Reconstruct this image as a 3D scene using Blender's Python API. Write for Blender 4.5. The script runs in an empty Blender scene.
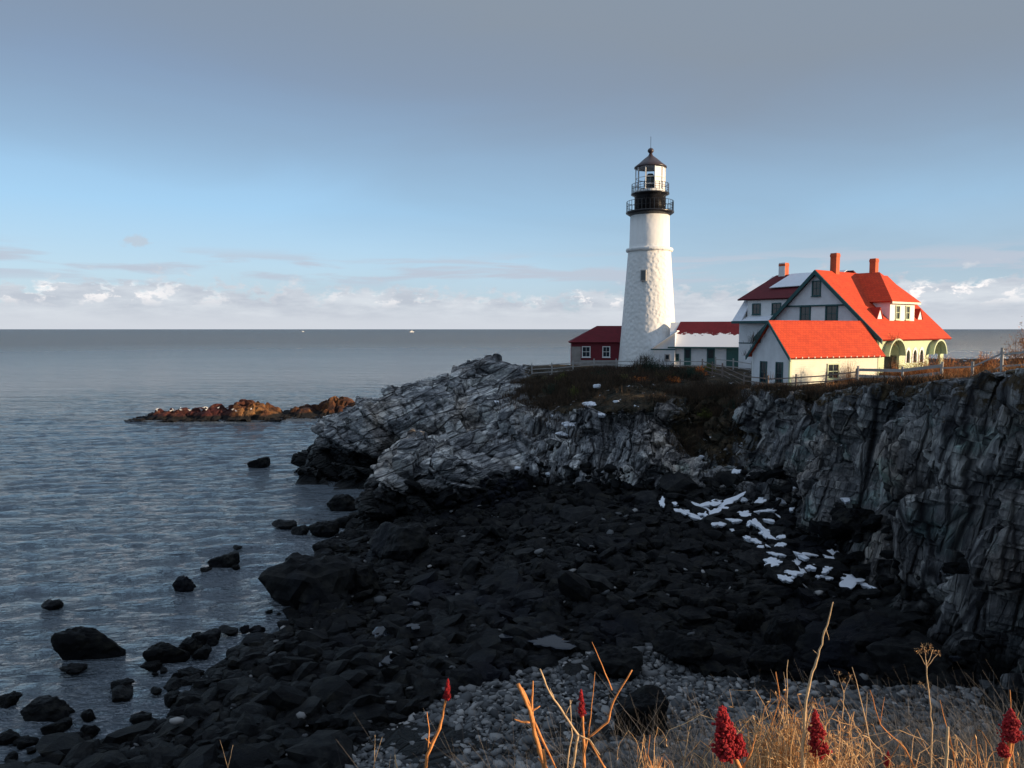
import bpy, math, random
import numpy as np
from mathutils import Vector, Matrix
from mathutils.bvhtree import BVHTree
R = math.radians
rng = np.random.default_rng(7)
random.seed(7)
scene = bpy.context.scene
COL = scene.collection

# ------------------------------------------------------------------ camera
F = 745.0; CZ = 16.0; TH = math.atan(55 / F)
cam_d = bpy.data.cameras.new('camera'); cam = bpy.data.objects.new('camera', cam_d); COL.objects.link(cam)
cam.location = (0, 0, CZ); cam.rotation_euler = (math.pi / 2 - TH, 0, 0)
cam_d.sensor_width = 36; cam_d.lens = F / 1024 * 36
cam_d.clip_start = 0.1; cam_d.clip_end = 60000
scene.camera = cam

def ray(px, py):
    u = (px - 512) / F; v = (384 - py) / F; c, s = math.cos(TH), math.sin(TH)
    return u, c + v * s, -s + v * c
def at_z(px, py, z):
    dx, dy, dz = ray(px, py); t = (z - CZ) / dz
    return (dx * t, dy * t, z)
def at_y(px, py, Y):
    dx, dy, dz = ray(px, py); t = Y / dy
    return (dx * t, Y, CZ + dz * t)

# ------------------------------------------------------------------ light
SUN_EL = R(9.0); SUN_AZ = math.atan2(0.955, -0.295)     # azimuth clockwise from +Y
S = Vector((math.sin(SUN_AZ) * math.cos(SUN_EL), math.cos(SUN_AZ) * math.cos(SUN_EL), math.sin(SUN_EL)))
sl = bpy.data.lights.new('sun', 'SUN'); sl.energy = 4.6; sl.angle = R(0.5); sl.color = (1.0, 0.76, 0.50)
sun = bpy.data.objects.new('sun', sl); COL.objects.link(sun); sun.rotation_euler = S.to_track_quat('Z', 'Y').to_euler()
scene.view_settings.view_transform = 'Standard'; scene.view_settings.look = 'None'
scene.view_settings.gamma = 1; scene.view_settings.exposure = 0.66; scene.view_settings.use_curve_mapping = False
scene.cycles.max_bounces = 5; scene.cycles.diffuse_bounces = 2; scene.cycles.glossy_bounces = 3
scene.cycles.transmission_bounces = 5; scene.cycles.transparent_max_bounces = 8

class NT:
    """tiny node-graph helper"""
    def __init__(s, tree): s.t = tree; s.n = tree.nodes; s.l = tree.links
    def node(s, typ, ins=None, **kw):
        n = s.n.new(typ)
        for k, v in kw.items(): setattr(n, k, v)
        for k, v in (ins or {}).items():
            sock = n.inputs[k]
            if isinstance(v, bpy.types.NodeSocket): s.l.new(v, sock)
            else: sock.default_value = v
        return n
    def math(s, op, a, b=0.0, c=None, clamp=False):
        ins = {0: a, 1: b}
        if c is not None: ins[2] = c
        return s.node('ShaderNodeMath', ins, operation=op, use_clamp=clamp).outputs[0]
    def mix(s, f, a, b, mode='MIX'):
        n = s.node('ShaderNodeMix', data_type='RGBA', blend_type=mode)
        for sock, v in ((n.inputs[0], f), (n.inputs[6], a), (n.inputs[7], b)):
            if isinstance(v, bpy.types.NodeSocket): s.l.new(v, sock)
            else: sock.default_value = v if not isinstance(v, tuple) or len(v) == 4 else (*v, 1)
        return n.outputs[2]
    def ramp(s, f, stops):
        n = s.node('ShaderNodeValToRGB', {0: f}); e = n.color_ramp.elements
        while len(e) > 1: e.remove(e[-1])
        for i, (p, c) in enumerate(stops):
            el = e[0] if i == 0 else e.new(p)
            el.position = p; el.color = (c, c, c, 1) if isinstance(c, (int, float)) else (*c, 1)
        return n.outputs[0]
    def mapr(s, v, a, b, c=0.0, d=1.0, smooth=False):
        n = s.node('ShaderNodeMapRange', {0: v, 1: a, 2: b, 3: c, 4: d}, interpolation_type='SMOOTHSTEP' if smooth else 'LINEAR')
        return n.outputs[0]
    def noise(s, vec, scale, detail=4, rough=0.55, dist=0.0, out=0):
        ins = {'Scale': scale, 'Detail': detail, 'Roughness': rough, 'Distortion': dist}
        if vec is not None: ins['Vector'] = vec
        return s.node('ShaderNodeTexNoise', ins).outputs[out]
    def mapping(s, vec, scale=(1, 1, 1), rot=(0, 0, 0), loc=(0, 0, 0)):
        return s.node('ShaderNodeMapping', {'Vector': vec, 'Scale': scale, 'Rotation': rot, 'Location': loc}).outputs[0]

# ------------------------------------------------------------------ world
w = bpy.data.worlds.new('World'); scene.world = w; w.use_nodes = True
t = NT(w.node_tree); bg = w.node_tree.nodes['Background']
sky = t.node('ShaderNodeTexSky', sky_type='NISHITA', sun_disc=False, sun_elevation=SUN_EL, sun_rotation=SUN_AZ,
             altitude=0, air_density=1.0, dust_density=0.6, ozone_density=2.0)
tc = t.node('ShaderNodeTexCoord').outputs['Generated']
sx = t.node('ShaderNodeSeparateXYZ', {0: tc}); X, Y, Z = sx.outputs
el = Z
az = t.math('ARCTAN2', X, Y)
cv = t.node('ShaderNodeCombineXYZ', {0: az, 1: t.math('MULTIPLY', el, 1.0), 2: 0.0}).outputs[0]
SKYCOL = sky.outputs[0]
clear = t.node('ShaderNodeMix', {0: 0.0}, data_type='RGBA')
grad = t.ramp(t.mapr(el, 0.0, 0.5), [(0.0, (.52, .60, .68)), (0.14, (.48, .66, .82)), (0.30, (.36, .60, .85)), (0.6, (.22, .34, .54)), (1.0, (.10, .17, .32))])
grad = t.mix(t.mapr(el, 0.50, 0.80, 0, 1, True), grad, (.50, .60, .74))  # unseen sky overhead brightened to add light on cliffs and ground
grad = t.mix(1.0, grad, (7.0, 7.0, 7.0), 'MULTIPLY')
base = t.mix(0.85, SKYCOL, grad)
# thin high veil, thicker upwards and towards the right, thinned out overhead
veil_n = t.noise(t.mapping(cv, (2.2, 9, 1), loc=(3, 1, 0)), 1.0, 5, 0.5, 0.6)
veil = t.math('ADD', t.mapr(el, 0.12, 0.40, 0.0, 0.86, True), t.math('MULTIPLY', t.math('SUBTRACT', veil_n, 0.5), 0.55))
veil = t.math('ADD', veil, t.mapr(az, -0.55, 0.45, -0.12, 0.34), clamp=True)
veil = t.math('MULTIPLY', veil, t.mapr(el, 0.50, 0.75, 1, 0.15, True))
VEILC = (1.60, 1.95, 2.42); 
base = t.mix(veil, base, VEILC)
# long low streaks
st = t.noise(t.mapping(cv, (5.5, 52, 1), loc=(2.6, 0.9, 0)), 1.0, 5, 0.55, 0.4)
st = t.math('MULTIPLY', t.mapr(st, 0.46, 0.60, 0, 1, True), t.math('MULTIPLY', t.mapr(el, 0.045, 0.07, 0, 1, True), t.mapr(el, 0.082, 0.105, 1, 0, True)))
base = t.mix(t.math('MULTIPLY', st, 0.9), base, (3.25, 3.65, 4.3))
lone = t.math('POWER', t.math('ADD', t.math('POWER', t.math('MULTIPLY', t.math('ADD', az, 0.463), 42.0), 2.0), t.math('POWER', t.math('MULTIPLY', t.math('SUBTRACT', el, 0.104), 110.0), 2.0)), 0.5)
lone = t.math('ADD', lone, t.math('MULTIPLY', t.math('SUBTRACT', t.noise(t.mapping(cv, (60, 90, 1)), 1.0, 4, 0.6), 0.5), 2.2))
base = t.mix(t.mapr(lone, 0.9, 0.3, 0, 0.6, True), base, (3.4, 3.6, 4.0))
# bank of small cumulus above a flat haze layer
cn = t.noise(t.mapping(cv, (30, 56, 1), loc=(0, 2.1, 0)), 1.0, 7, 0.62, 0.2)
big = t.noise(t.mapping(cv, (4, 4, 1), loc=(8.3, 0, 0)), 1.0, 2, 0.5)
topo = t.math('ADD', t.math('MULTIPLY', t.math('SUBTRACT', cn, 0.5), -0.11), t.math('MULTIPLY', t.math('SUBTRACT', big, 0.5), 0.05))
hgt = t.math('ADD', el, topo)
bank = t.mapr(hgt, 0.058, 0.040, 0, 1, True)
lit = t.noise(t.mapping(cv, (30, 56, 1), loc=(0.6, 1.85, 0)), 1.0, 7, 0.62, 0.2)
lit = t.math('SUBTRACT', cn, lit)
lit = t.math('MULTIPLY', t.mapr(lit, 0.0, -0.13, 0, 1, True), t.mapr(el, 0.024, 0.042, 0.0, 1, True))
shade = t.noise(t.mapping(cv, (9, 40, 1), loc=(4, 0, 0)), 1.0, 6, 0.6)
bcol = t.mix(t.mapr(shade, 0.38, 0.62), (3.3, 3.55, 4.05), (4.5, 4.75, 5.1))
lit = t.math('MULTIPLY', lit, t.mapr(t.noise(t.mapping(cv, (5, 5, 1), loc=(1, 3, 0)), 1.0, 3, 0.5), 0.42, 0.62, 0.15, 1.0))
bcol = t.mix(lit, bcol, (7.4, 6.9, 6.7))
bcol = t.mix(t.mapr(el, 0.0, 0.032, 1, 0, True), bcol, (4.2, 4.4, 4.8))
base = t.mix(t.math('MULTIPLY', bank, 0.88), base, bcol)
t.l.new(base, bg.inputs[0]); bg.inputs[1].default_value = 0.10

# ------------------------------------------------------------------ materials
def mat(name, color, rough=0.7, build=None, spec=0.3, metal=0.0):
    m = bpy.data.materials.new(name); m.use_nodes = True
    g = NT(m.node_tree); p = m.node_tree.nodes['Principled BSDF']
    p.inputs['Base Color'].default_value = (*color, 1); p.inputs['Roughness'].default_value = rough
    p.inputs['Specular IOR Level'].default_value = spec; p.inputs['Metallic'].default_value = metal
    if build: build(g, p)
    return m
def objc(g): return g.node('ShaderNodeTexCoord').outputs['Object']
def geo(g): return g.node('ShaderNodeNewGeometry').outputs['Position']
def bump(g, p, h, strength=0.5, dist=0.05):
    b = g.node('ShaderNodeBump', {'Height': h, 'Strength': strength, 'Distance': dist})
    g.l.new(b.outputs[0], p.inputs['Normal'])
def weather(c, var=0.25, sc=1.5, bs=0.3, bd=0.02, fine=14):
    def f(g, p):
        v = objc(g); n = g.noise(v, sc, 6, 0.65); n2 = g.noise(v, fine, 4, 0.6)
        k = g.math('ADD', g.math('MULTIPLY', n, 0.7), g.math('MULTIPLY', n2, 0.3))
        lo = tuple(x * (1 - var) for x in c); hi = tuple(min(1, x * (1 + var)) for x in c)
        g.l.new(g.mix(g.mapr(k, 0.3, 0.7), lo, hi), p.inputs['Base Color'])
        bump(g, p, n2, bs, bd)
    return f
def siding(c, pitch=0.16, bs=0.5):
    def f(g, p):
        v = objc(g); z = g.node('ShaderNodeSeparateXYZ', {0: v}).outputs[2]
        saw = g.math('FRACT', g.math('DIVIDE', z, pitch))
        n = g.noise(v, 1.2, 5, 0.6)
        lo = tuple(x * 0.86 for x in c)
        g.l.new(g.mix(g.mapr(n, 0.35, 0.65), lo, c), p.inputs['Base Color'])
        bump(g, p, g.math('SUBTRACT', 1.0, saw), bs, 0.02)
    return f
def shingle(c, dark, pw=0.3, ph=0.24, snow=None):
    def f(g, p):
        v = g.node('ShaderNodeUVMap').outputs[0]
        br = g.node('ShaderNodeTexBrick', {'Vector': v, 'Color1': (*c, 1), 'Color2': (*[x * 0.78 for x in c], 1), 'Mortar': (*dark, 1),
                    'Scale': 1.0, 'Mortar Size': 0.012, 'Brick Width': pw, 'Row Height': ph, 'Bias': 0.0})
        n = g.noise(v, 0.8, 5, 0.6)
        cc = g.mix(g.mapr(n, 0.3, 0.7), br.outputs[0], g.mix(0.4, br.outputs[0], dark))
        if snow is not None:
            a = g.node('ShaderNodeSeparateXYZ', {0: v}).outputs[1]
            n3 = g.noise(g.mapping(v, (1.3, 2.2, 1), loc=(snow[2], 0, 0)), 1.0, 5, 0.65)
            msk = g.mapr(g.math('ADD', a, g.math('MULTIPLY', g.math('SUBTRACT', n3, 0.5), snow[1])), snow[0] - .04, snow[0] + .04, 1, 0)
            cc = g.mix(msk, cc, (0.78, 0.80, 0.84))
        g.l.new(cc, p.inputs['Base Color'])
        bump(g, p, br.outputs[1], -0.4, 0.02)
    return f

M = {}
def plaster(g, p):
    v = objc(g)
    n = g.noise(v, 1.1, 6, 0.6); n2 = g.node('ShaderNodeTexVoronoi', {'Vector': v, 'Scale': 2.6}, feature='SMOOTH_F1').outputs[0]
    z = g.node('ShaderNodeSeparateXYZ', {0: v}).outputs[2]
    amp = g.mapr(z, 13.4, 14.2, 1.0, 0.25)
    streak = g.noise(g.mapping(v, (3, 3, 0.25)), 1.0, 5, 0.6)
    c = g.mix(g.mapr(streak, 0.45, 0.75, 0, 0.35), (0.80, 0.79, 0.77), (0.60, 0.58, 0.54))
    g.l.new(c, p.inputs['Base Color'])
    h = g.math('MULTIPLY', g.math('ADD', n2, g.math('MULTIPLY', n, 0.6)), amp)
    bump(g, p, h, 0.7, 0.14)
M['tower'] = mat('rough_white_plaster', (.8, .8, .78), 0.75, plaster)
M['white'] = mat('white_paint', (.8, .8, .79), 0.5, weather((.78, .78, .77), 0.08))
M['siding'] = mat('white_shingle_siding', (.78, .78, .78), 0.65, siding((.74, .75, .77)))
M['cream'] = mat('cream_siding', (.78, .72, .5), 0.65, siding((.82, .785, .64)))
M['olive'] = mat('yellow_green_trim', (.5, .55, .28), 0.6, weather((.54, .62, .40), 0.1))
M['teal'] = mat('dark_teal_paint', (.03, .10, .10), 0.5, weather((.025, .085, .09), 0.2))
M['glass'] = mat('window_glass', (.02, .03, .04), 0.12, None, 0.6)
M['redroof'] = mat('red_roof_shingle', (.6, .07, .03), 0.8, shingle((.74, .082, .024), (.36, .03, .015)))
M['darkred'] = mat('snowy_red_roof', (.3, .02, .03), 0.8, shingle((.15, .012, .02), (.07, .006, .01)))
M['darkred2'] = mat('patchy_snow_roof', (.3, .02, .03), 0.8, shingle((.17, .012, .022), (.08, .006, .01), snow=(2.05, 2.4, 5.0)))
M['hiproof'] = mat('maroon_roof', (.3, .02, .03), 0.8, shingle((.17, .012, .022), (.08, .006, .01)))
M['maroon'] = mat('maroon_wall', (.3, .03, .05), 0.7, siding((.17, .020, .03), 0.2))
M['brick'] = mat('chimney_brick', (.45, .12, .06), 0.8, weather((.50, .11, .045), 0.2))
M['stone'] = mat('grey_stone_wall', (.3, .28, .26), 0.85, weather((.30, .27, .25), 0.35))
M['snow'] = mat('old_snow', (.8, .83, .87), 0.6, weather((.76, .79, .85), 0.07, 2.0, 0.5, 0.05))
M['black'] = mat('black_iron', (.012, .012, .014), 0.28, weather((.014, .014, .017), 0.25), 0.5)
M['copper'] = mat('dark_lantern_roof', (.05, .035, .04), 0.35, weather((.045, .03, .035), 0.3), 0.5)
M['wood'] = mat('weathered_fence_wood', (.25, .19, .15), 0.85, weather((.20, .16, .14), 0.3, 3))
M['greywood'] = mat('silver_fence_wood', (.4, .38, .36), 0.85, weather((.36, .345, .33), 0.2, 3))
def clear(g, p):
    p.inputs['Transmission Weight'].default_value = 1.0; p.inputs['IOR'].default_value = 1.02; p.inputs['Roughness'].default_value = 0.0
M['clear'] = mat('lantern_glass', (.95, .97, 1), 0.0, clear, 0.5)
M['lens'] = mat('lens_glass', (.10, .13, .14), 0.1, None, 0.8)
M['curtain'] = mat('white_lantern_blind', (.8, .8, .78), 0.45, weather((.8, .8, .78), 0.04))
M['gull'] = mat('white_feathers', (.8, .8, .78), 0.7, weather((.8, .78, .76), 0.05))
M['gullwing'] = mat('grey_feathers', (.35, .36, .38), 0.7, weather((.36, .37, .39), 0.1))

def rockmat(name, kind):
    m = bpy.data.materials.new(name); m.use_nodes = True
    g = NT(m.node_tree); p = m.node_tree.nodes['Principled BSDF']
    P = geo(g); sz = g.node('ShaderNodeSeparateXYZ', {0: P}); z = sz.outputs[2]
    p.inputs['Specular IOR Level'].default_value = 0.25
    if kind == 'cliff':
        # slabs: every joint-bounded block has its own tone and a slightly different face; steep on the wall, gently dipping on the headland
        hm = g.math('MULTIPLY', g.mapr(sz.outputs[0], 2.0, 0.5, 0, 1, True), g.mapr(sz.outputs[1], 50, 56))
        wn = g.node('ShaderNodeMixRGB', {0: 0.045, 1: P, 2: g.noise(P, 0.5, 3, 0.6, out=1)}, blend_type='LINEAR_LIGHT').outputs[0]
        def layers(rot, sc, st):
            q = g.mapping(wn, (1, 1, 1), rot=rot); cells = []
            for k, f in ((1.0, 'a'), (3.1, 'b')):
                m_ = g.mapping(q, tuple(x * k for x in sc))
                col = g.node('ShaderNodeTexVoronoi', {'Vector': m_, 'Scale': 1.0}).outputs[1]
                edge = g.node('ShaderNodeTexVoronoi', {'Vector': m_, 'Scale': 1.0}, feature='DISTANCE_TO_EDGE').outputs[0]
                cells.append((g.node('ShaderNodeSeparateColor', {0: col}).outputs[0], edge))
            return cells[0][0], cells[0][1], cells[1][0], cells[1][1], g.noise(g.mapping(q, st), 1.0, 7, 0.7, 0.2)
        A = layers((R(4), R(-15), R(20)), (0.62, 0.66, 0.12), (5, 5, 0.45)); B = layers((R(8), R(22), R(-8)), (0.20, 0.28, 0.80), (0.9, 0.9, 5.0))
        L = [g.node('ShaderNodeMix', {0: hm, 2: a_, 3: b_}).outputs[0] for a_, b_ in zip(A, B)]
        c1, e1, c2, e2, s2 = L
        crack1 = g.mapr(e1, 0.0, 0.06, 1, 0); crack2 = g.mapr(e2, 0.0, 0.05, 1, 0)
        crack = g.math('MAXIMUM', crack1, g.math('MULTIPLY', crack2, 0.4))
        patchy = g.noise(P, 0.22, 5, 0.65)
        mj = g.node('ShaderNodeTexVoronoi', {'Vector': g.mapping(g.mapping(wn, (1, 1, 1), rot=(R(4), R(-15), R(20))), (0.22, 0.25, 0.05)), 'Scale': 1.0}, feature='DISTANCE_TO_EDGE').outputs[0]
        crack = g.math('MAXIMUM', crack, g.math('MULTIPLY', g.mapr(mj, 0.0, 0.05, 1.2, 0, True), g.math('SUBTRACT', 1.0, hm)), clamp=False)
        k = g.math('ADD', g.math('ADD', g.math('MULTIPLY', s2, 0.50), g.math('MULTIPLY', patchy, 0.42)), g.math('ADD', g.math('MULTIPLY', c1, 0.10), g.math('MULTIPLY', c2, 0.13)))
        rock = g.ramp(k, [(0.40, (.030, .032, .036)), (0.50, (.14, .145, .155)), (0.59, (.31, .31, .315)), (0.70, (.66, .65, .62))])
        warm = g.mapr(g.noise(P, 0.13, 3, 0.5), 0.50, 0.64)
        rock = g.mix(g.math('MULTIPLY', warm, 0.6), rock, g.mix(1.0, rock, (0.92, 0.76, 0.64), 'MULTIPLY'))
        teal = g.mapr(g.noise(g.mapping(P, loc=(5, 9, 2)), 0.35, 5, 0.65), 0.55, 0.68)
        teal = g.math('MULTIPLY', teal, g.mapr(sz.outputs[0], 8, 14))
        rock = g.mix(g.math('MULTIPLY', teal, 0.7), rock, g.mix(1.0, rock, (.55, .95, .92), 'MULTIPLY'))
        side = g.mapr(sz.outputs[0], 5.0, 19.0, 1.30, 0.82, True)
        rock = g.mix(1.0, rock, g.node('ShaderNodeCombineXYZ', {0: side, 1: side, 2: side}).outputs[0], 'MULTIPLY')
        rock = g.mix(g.math('MULTIPLY', crack, 0.8, clamp=True), rock, (.018, .018, .022))
        # vegetation
        vg = g.node('ShaderNodeAttribute', attribute_name='veg').outputs['Fac']
        vn = g.noise(P, 1.3, 6, 0.7)
        vc = g.ramp(vn, [(0.3, (.012, .015, .010)), (0.45, (.030, .026, .016)), (0.55, (.060, .042, .024)), (0.68, (.12, .085, .045))])
        vmask = g.mapr(g.math('ADD', vg, g.math('MULTIPLY', g.math('SUBTRACT', vn, 0.5), 1.4)), 0.42, 0.56)
        c = g.mix(vmask, rock, vc)
        # wet weed-covered tide zone
        zz = g.math('ADD', z, g.math('MULTIPLY', g.math('SUBTRACT', g.noise(P, 0.35, 5, 0.65), 0.5), 3.6))
        td = g.mapr(zz, 3.9, 2.7)
        wet = g.ramp(s2, [(0.35, (.004, .005, .008)), (0.6, (.014, .015, .014)), (0.75, (.032, .028, .020))])
        c = g.mix(td, c, wet)
        # snow caught on small ledges
        nz = g.node('ShaderNodeSeparateXYZ', {0: g.node('ShaderNodeNewGeometry').outputs['Normal']}).outputs[2]
        sn = g.math('MULTIPLY', g.mapr(nz, 0.55, 0.75), g.mapr(g.noise(P, 0.9, 5, 0.7), 0.64, 0.67))
        sn = g.math('MULTIPLY', sn, g.math('MULTIPLY', g.mapr(z, 4.0, 5.0), g.mapr(sz.outputs[0], -2, 4)))
        c = g.mix(sn, c, (.72, .75, .80))
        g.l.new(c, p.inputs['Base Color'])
        g.l.new(g.mapr(td, 0, 1, 0.85, 0.55), p.inputs['Roughness'])
        h = g.math('ADD', g.math('MULTIPLY', c1, 0.9), g.math('ADD', g.math('MULTIPLY', c2, 0.45), g.math('MULTIPLY', s2, 0.8)))
        h = g.math('ADD', g.math('SUBTRACT', h, g.math('MULTIPLY', crack, 0.8)), g.math('MULTIPLY', g.noise(P, 7, 5, 0.7), 0.3))
        bump(g, p, h, 1.0, 0.30)
    else:
        v = objc(g)
        n = g.noise(v, 1.6 if kind != 'pebble' else 0.9, 6, 0.7)
        if kind == 'weed':
            rnd = g.node('ShaderNodeAttribute', attribute_name='rnd').outputs['Fac']
            oi = g.node('ShaderNodeObjectInfo').outputs['Random']
            r = g.math('FRACT', g.math('ADD', rnd, oi))
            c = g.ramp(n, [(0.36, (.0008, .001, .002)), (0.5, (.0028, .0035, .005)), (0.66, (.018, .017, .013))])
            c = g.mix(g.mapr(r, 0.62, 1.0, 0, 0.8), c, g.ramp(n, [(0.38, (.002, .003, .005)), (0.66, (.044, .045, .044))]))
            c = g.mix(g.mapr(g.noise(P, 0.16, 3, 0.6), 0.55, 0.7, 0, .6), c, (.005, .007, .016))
            rough = 0.55; bs = 1.0; bd = 0.16; p.inputs['Specular IOR Level'].default_value = 0.15
        elif kind == 'pebble':
            rnd = g.node('ShaderNodeAttribute', attribute_name='rnd').outputs['Fac']
            c = g.ramp(rnd, [(0.0, (.028, .030, .034)), (0.5, (.105, .11, .115)), (0.8, (.19, .19, .19)), (1, (.36, .35, .34))])
            rough = 0.7; bs = 0.3; bd = 0.02
        elif kind == 'slab':
            c = g.ramp(n, [(0.3, (.05, .055, .06)), (0.6, (.12, .125, .13)), (0.75, (.18, .18, .18))]); rough = 0.8; bs = 0.8; bd = 0.08
        elif kind == 'reef':
            big = g.noise(P, 0.22, 5, 0.65)
            c = g.ramp(big, [(0.36, (.030, .012, .010)), (0.47, (.085, .032, .014)), (0.58, (.19, .085, .028)), (0.72, (.32, .17, .07))])
            zz = g.math('ADD', z, g.math('MULTIPLY', n, 0.9))
            c = g.mix(g.mapr(g.noise(P, 1.1, 5, 0.75), 0.52, 0.60), c, (.018, .012, .010))
            xm = g.mapr(sz.outputs[0], -46, -54, 0, 1)
            c = g.mix(xm, c, g.mix(0.75, c, (.06, .012, .014)))
            c = g.mix(g.mapr(zz, 1.25, 0.95), c, (.010, .009, .009)); rough = 0.85; bs = 1.0; bd = 0.4
        g.l.new(c, p.inputs['Base Color']); p.inputs['Roughness'].default_value = rough
        bump(g, p, g.noise(v, 4 if kind != 'reef' else 1.5, 8, 0.78), bs, bd)
    return m
M['cliff'] = rockmat('fractured_cliff_rock', 'cliff')
M['weed'] = rockmat('wet_weed_rock', 'weed')
M['pebble'] = rockmat('beach_cobble', 'pebble')
M['slab'] = rockmat('grey_slab_rock', 'slab')
M['reef'] = rockmat('rusty_reef_rock', 'reef')
def grass(lo, hi, sc=2.0):
    def f(g, p):
        r = g.node('ShaderNodeAttribute', attribute_name='rnd').outputs['Fac']
        g.l.new(g.mix(r, lo, hi), p.inputs['Base Color'])
    return f
M['greygrass'] = mat('dead_grey_stems', (.2, .17, .14), 0.9, grass((.04, .037, .033), (.24, .21, .18)))
M['straw'] = mat('golden_straw', (.4, .25, .1), 0.8, grass((.34, .15, .05), (.80, .52, .26)))
M['brush'] = mat('dark_brown_brush', (.05, .04, .03), 0.9, grass((.012, .013, .010), (.095, .058, .034)))
M['rust'] = mat('russet_brush', (.35, .12, .04), 0.9, grass((.20, .07, .025), (.66, .30, .11)))
M['orange'] = mat('orange_leaves', (.7, .2, .02), 0.8, grass((.50, .10, .015), (.85, .30, .05)))
M['juniper'] = mat('juniper_green', (.02, .05, .03), 0.9, grass((.010, .026, .020), (.045, .085, .055)))
M['mossy'] = mat('yellow_green_leaves', (.1, .12, .03), 0.9, grass((.06, .07, .015), (.20, .21, .05)))
M['stem'] = mat('orange_brown_stem', (.5, .22, .08), 0.75, weather((.62, .25, .08), 0.45, 9, 0.6, 0.01, 60))
M['palestem'] = mat('pale_dry_stem', (.55, .4, .25), 0.8, weather((.55, .38, .22), 0.3, 9, 0.5, 0.01, 60))
M['sumac'] = mat('red_sumac_seeds', (.55, .02, .03), 0.75, weather((.33, .013, .018), 0.7, 40, 0.8, 0.01, 120))

def water(g, p):
    P = geo(g); s = g.node('ShaderNodeSeparateXYZ', {0: P})
    dist = g.math('POWER', g.math('ADD', g.math('MULTIPLY', s.outputs[0], s.outputs[0]), g.math('MULTIPLY', s.outputs[1], s.outputs[1])), 0.5)
    d1 = g.noise(g.mapping(P, (0.8, 1.7, 1), rot=(0, 0, R(-16))), 1.7, 5, 0.62, 0.4)
    d2 = g.noise(g.mapping(P, (0.30, 0.75, 1), rot=(0, 0, R(-10))), 0.8, 5, 0.62, 0.4)
    d3 = g.noise(g.mapping(P, (0.04, 0.16, 1), rot=(0, 0, R(4))), 0.8, 6, 0.7, 0.2)
    f1 = g.mapr(dist, 25, 300, 1.0, 0.15); f3 = g.mapr(dist, 80, 900, 1.5, 12.0)
    h = g.math('ADD', g.math('MULTIPLY', g.math('MULTIPLY', d1, f1), 0.6), g.math('ADD', g.math('MULTIPLY', d2, 1.6), g.math('MULTIPLY', g.math('MULTIPLY', d3, f3), 2.2)))
    b = g.node('ShaderNodeBump', {'Height': h, 'Strength': 1.0, 'Distance': 1.3})
    g.l.new(b.outputs[0], p.inputs['Normal'])
    gust = g.noise(g.mapping(P, (0.004, 0.018, 1)), 1.0, 4, 0.6)
    sea = g.mix(g.mapr(gust, 0.4, 0.6), (.105, .134, .165), (.130, .158, .192))
    # foam near the shore
    fm = g.noise(g.mapping(P, (0.8, 1.6, 1), rot=(0, 0, R(25))), 2.4, 8, 0.75, 1.5)
    nearm = g.node('ShaderNodeAttribute', attribute_name='foam').outputs['Fac']
    fo = g.math('MULTIPLY', g.mapr(fm, 0.50, 0.62), g.math('MULTIPLY', nearm, 0.9))
    g.l.new(g.mix(fo, sea, (.55, .60, .66)), p.inputs['Base Color'])
    g.l.new(g.mapr(dist, 40, 900, 0.07, 0.36), p.inputs['Roughness']); p.inputs['IOR'].default_value = 1.5; p.inputs['Specular IOR Level'].default_value = 0.8
M['water'] = mat('sea_water', (.02, .05, .09), 0.12, water, 0.5)
def pool(g, p):
    P = geo(g); bump(g, p, g.noise(P, 3, 3), 0.08, 0.03)
    p.inputs['IOR'].default_value = 1.33
M['pool'] = mat('still_pool', (.03, .035, .045), 0.08, pool, 0.5)

# ------------------------------------------------------------------ helpers
def link(name, verts, faces, m, parent=None, smooth=False, rnd=None, uv=None):
    me = bpy.data.meshes.new(name)
    me.from_pydata([tuple(v) for v in verts], [], [tuple(f) for f in faces]); me.update()
    if m is not None: me.materials.append(m)
    if smooth: me.polygons.foreach_set('use_smooth', [True] * len(me.polygons))
    if rnd is not None:
        a = me.attributes.new('rnd', 'FLOAT', 'POINT'); a.data.foreach_set('value', np.asarray(rnd, dtype=np.float32))
    if uv is not None:
        l = me.uv_layers.new(name='UVMap'); l.data.foreach_set('uv', np.asarray(uv, dtype=np.float32).ravel())
    o = bpy.data.objects.new(name, me); COL.objects.link(o)
    if parent: o.parent = parent
    return o
def link_np(name, V, T, m, parent=None, smooth=False, attrs=None):
    """fast path for big arrays; T is (n,3) or (n,4)"""
    me = bpy.data.meshes.new(name); k = T.shape[1]
    me.vertices.add(len(V)); me.vertices.foreach_set('co', np.ascontiguousarray(V, dtype=np.float32).ravel())
    me.loops.add(T.size); me.loops.foreach_set('vertex_index', T.astype(np.int32).ravel())
    me.polygons.add(len(T)); me.polygons.foreach_set('loop_start', np.arange(0, T.size, k, dtype=np.int32))
    me.polygons.foreach_set('loop_total', np.full(len(T), k, dtype=np.int32))
    me.update(calc_edges=True)
    if m: me.materials.append(m)
    me.polygons.foreach_set('use_smooth', np.full(len(T), smooth))
    for n, a in (attrs or {}).items():
        at = me.attributes.new(n, 'FLOAT', 'POINT'); at.data.foreach_set('value', np.asarray(a, dtype=np.float32))
    o = bpy.data.objects.new(name, me); COL.objects.link(o)
    if parent: o.parent = parent
    return o
def tag(o, label=None, cat=None, group=None, kind=None):
    if label: o['label'] = label
    if cat: o['category'] = cat
    if group: o['group'] = group
    if kind: o['kind'] = kind
    return o
def empty(name, loc, rz=0.0, **kw):
    o = bpy.data.objects.new(name, None); COL.objects.link(o); o.location = loc; o.rotation_euler = (0, 0, rz)
    o.empty_display_size = 0.3
    return tag(o, **kw)

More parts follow.
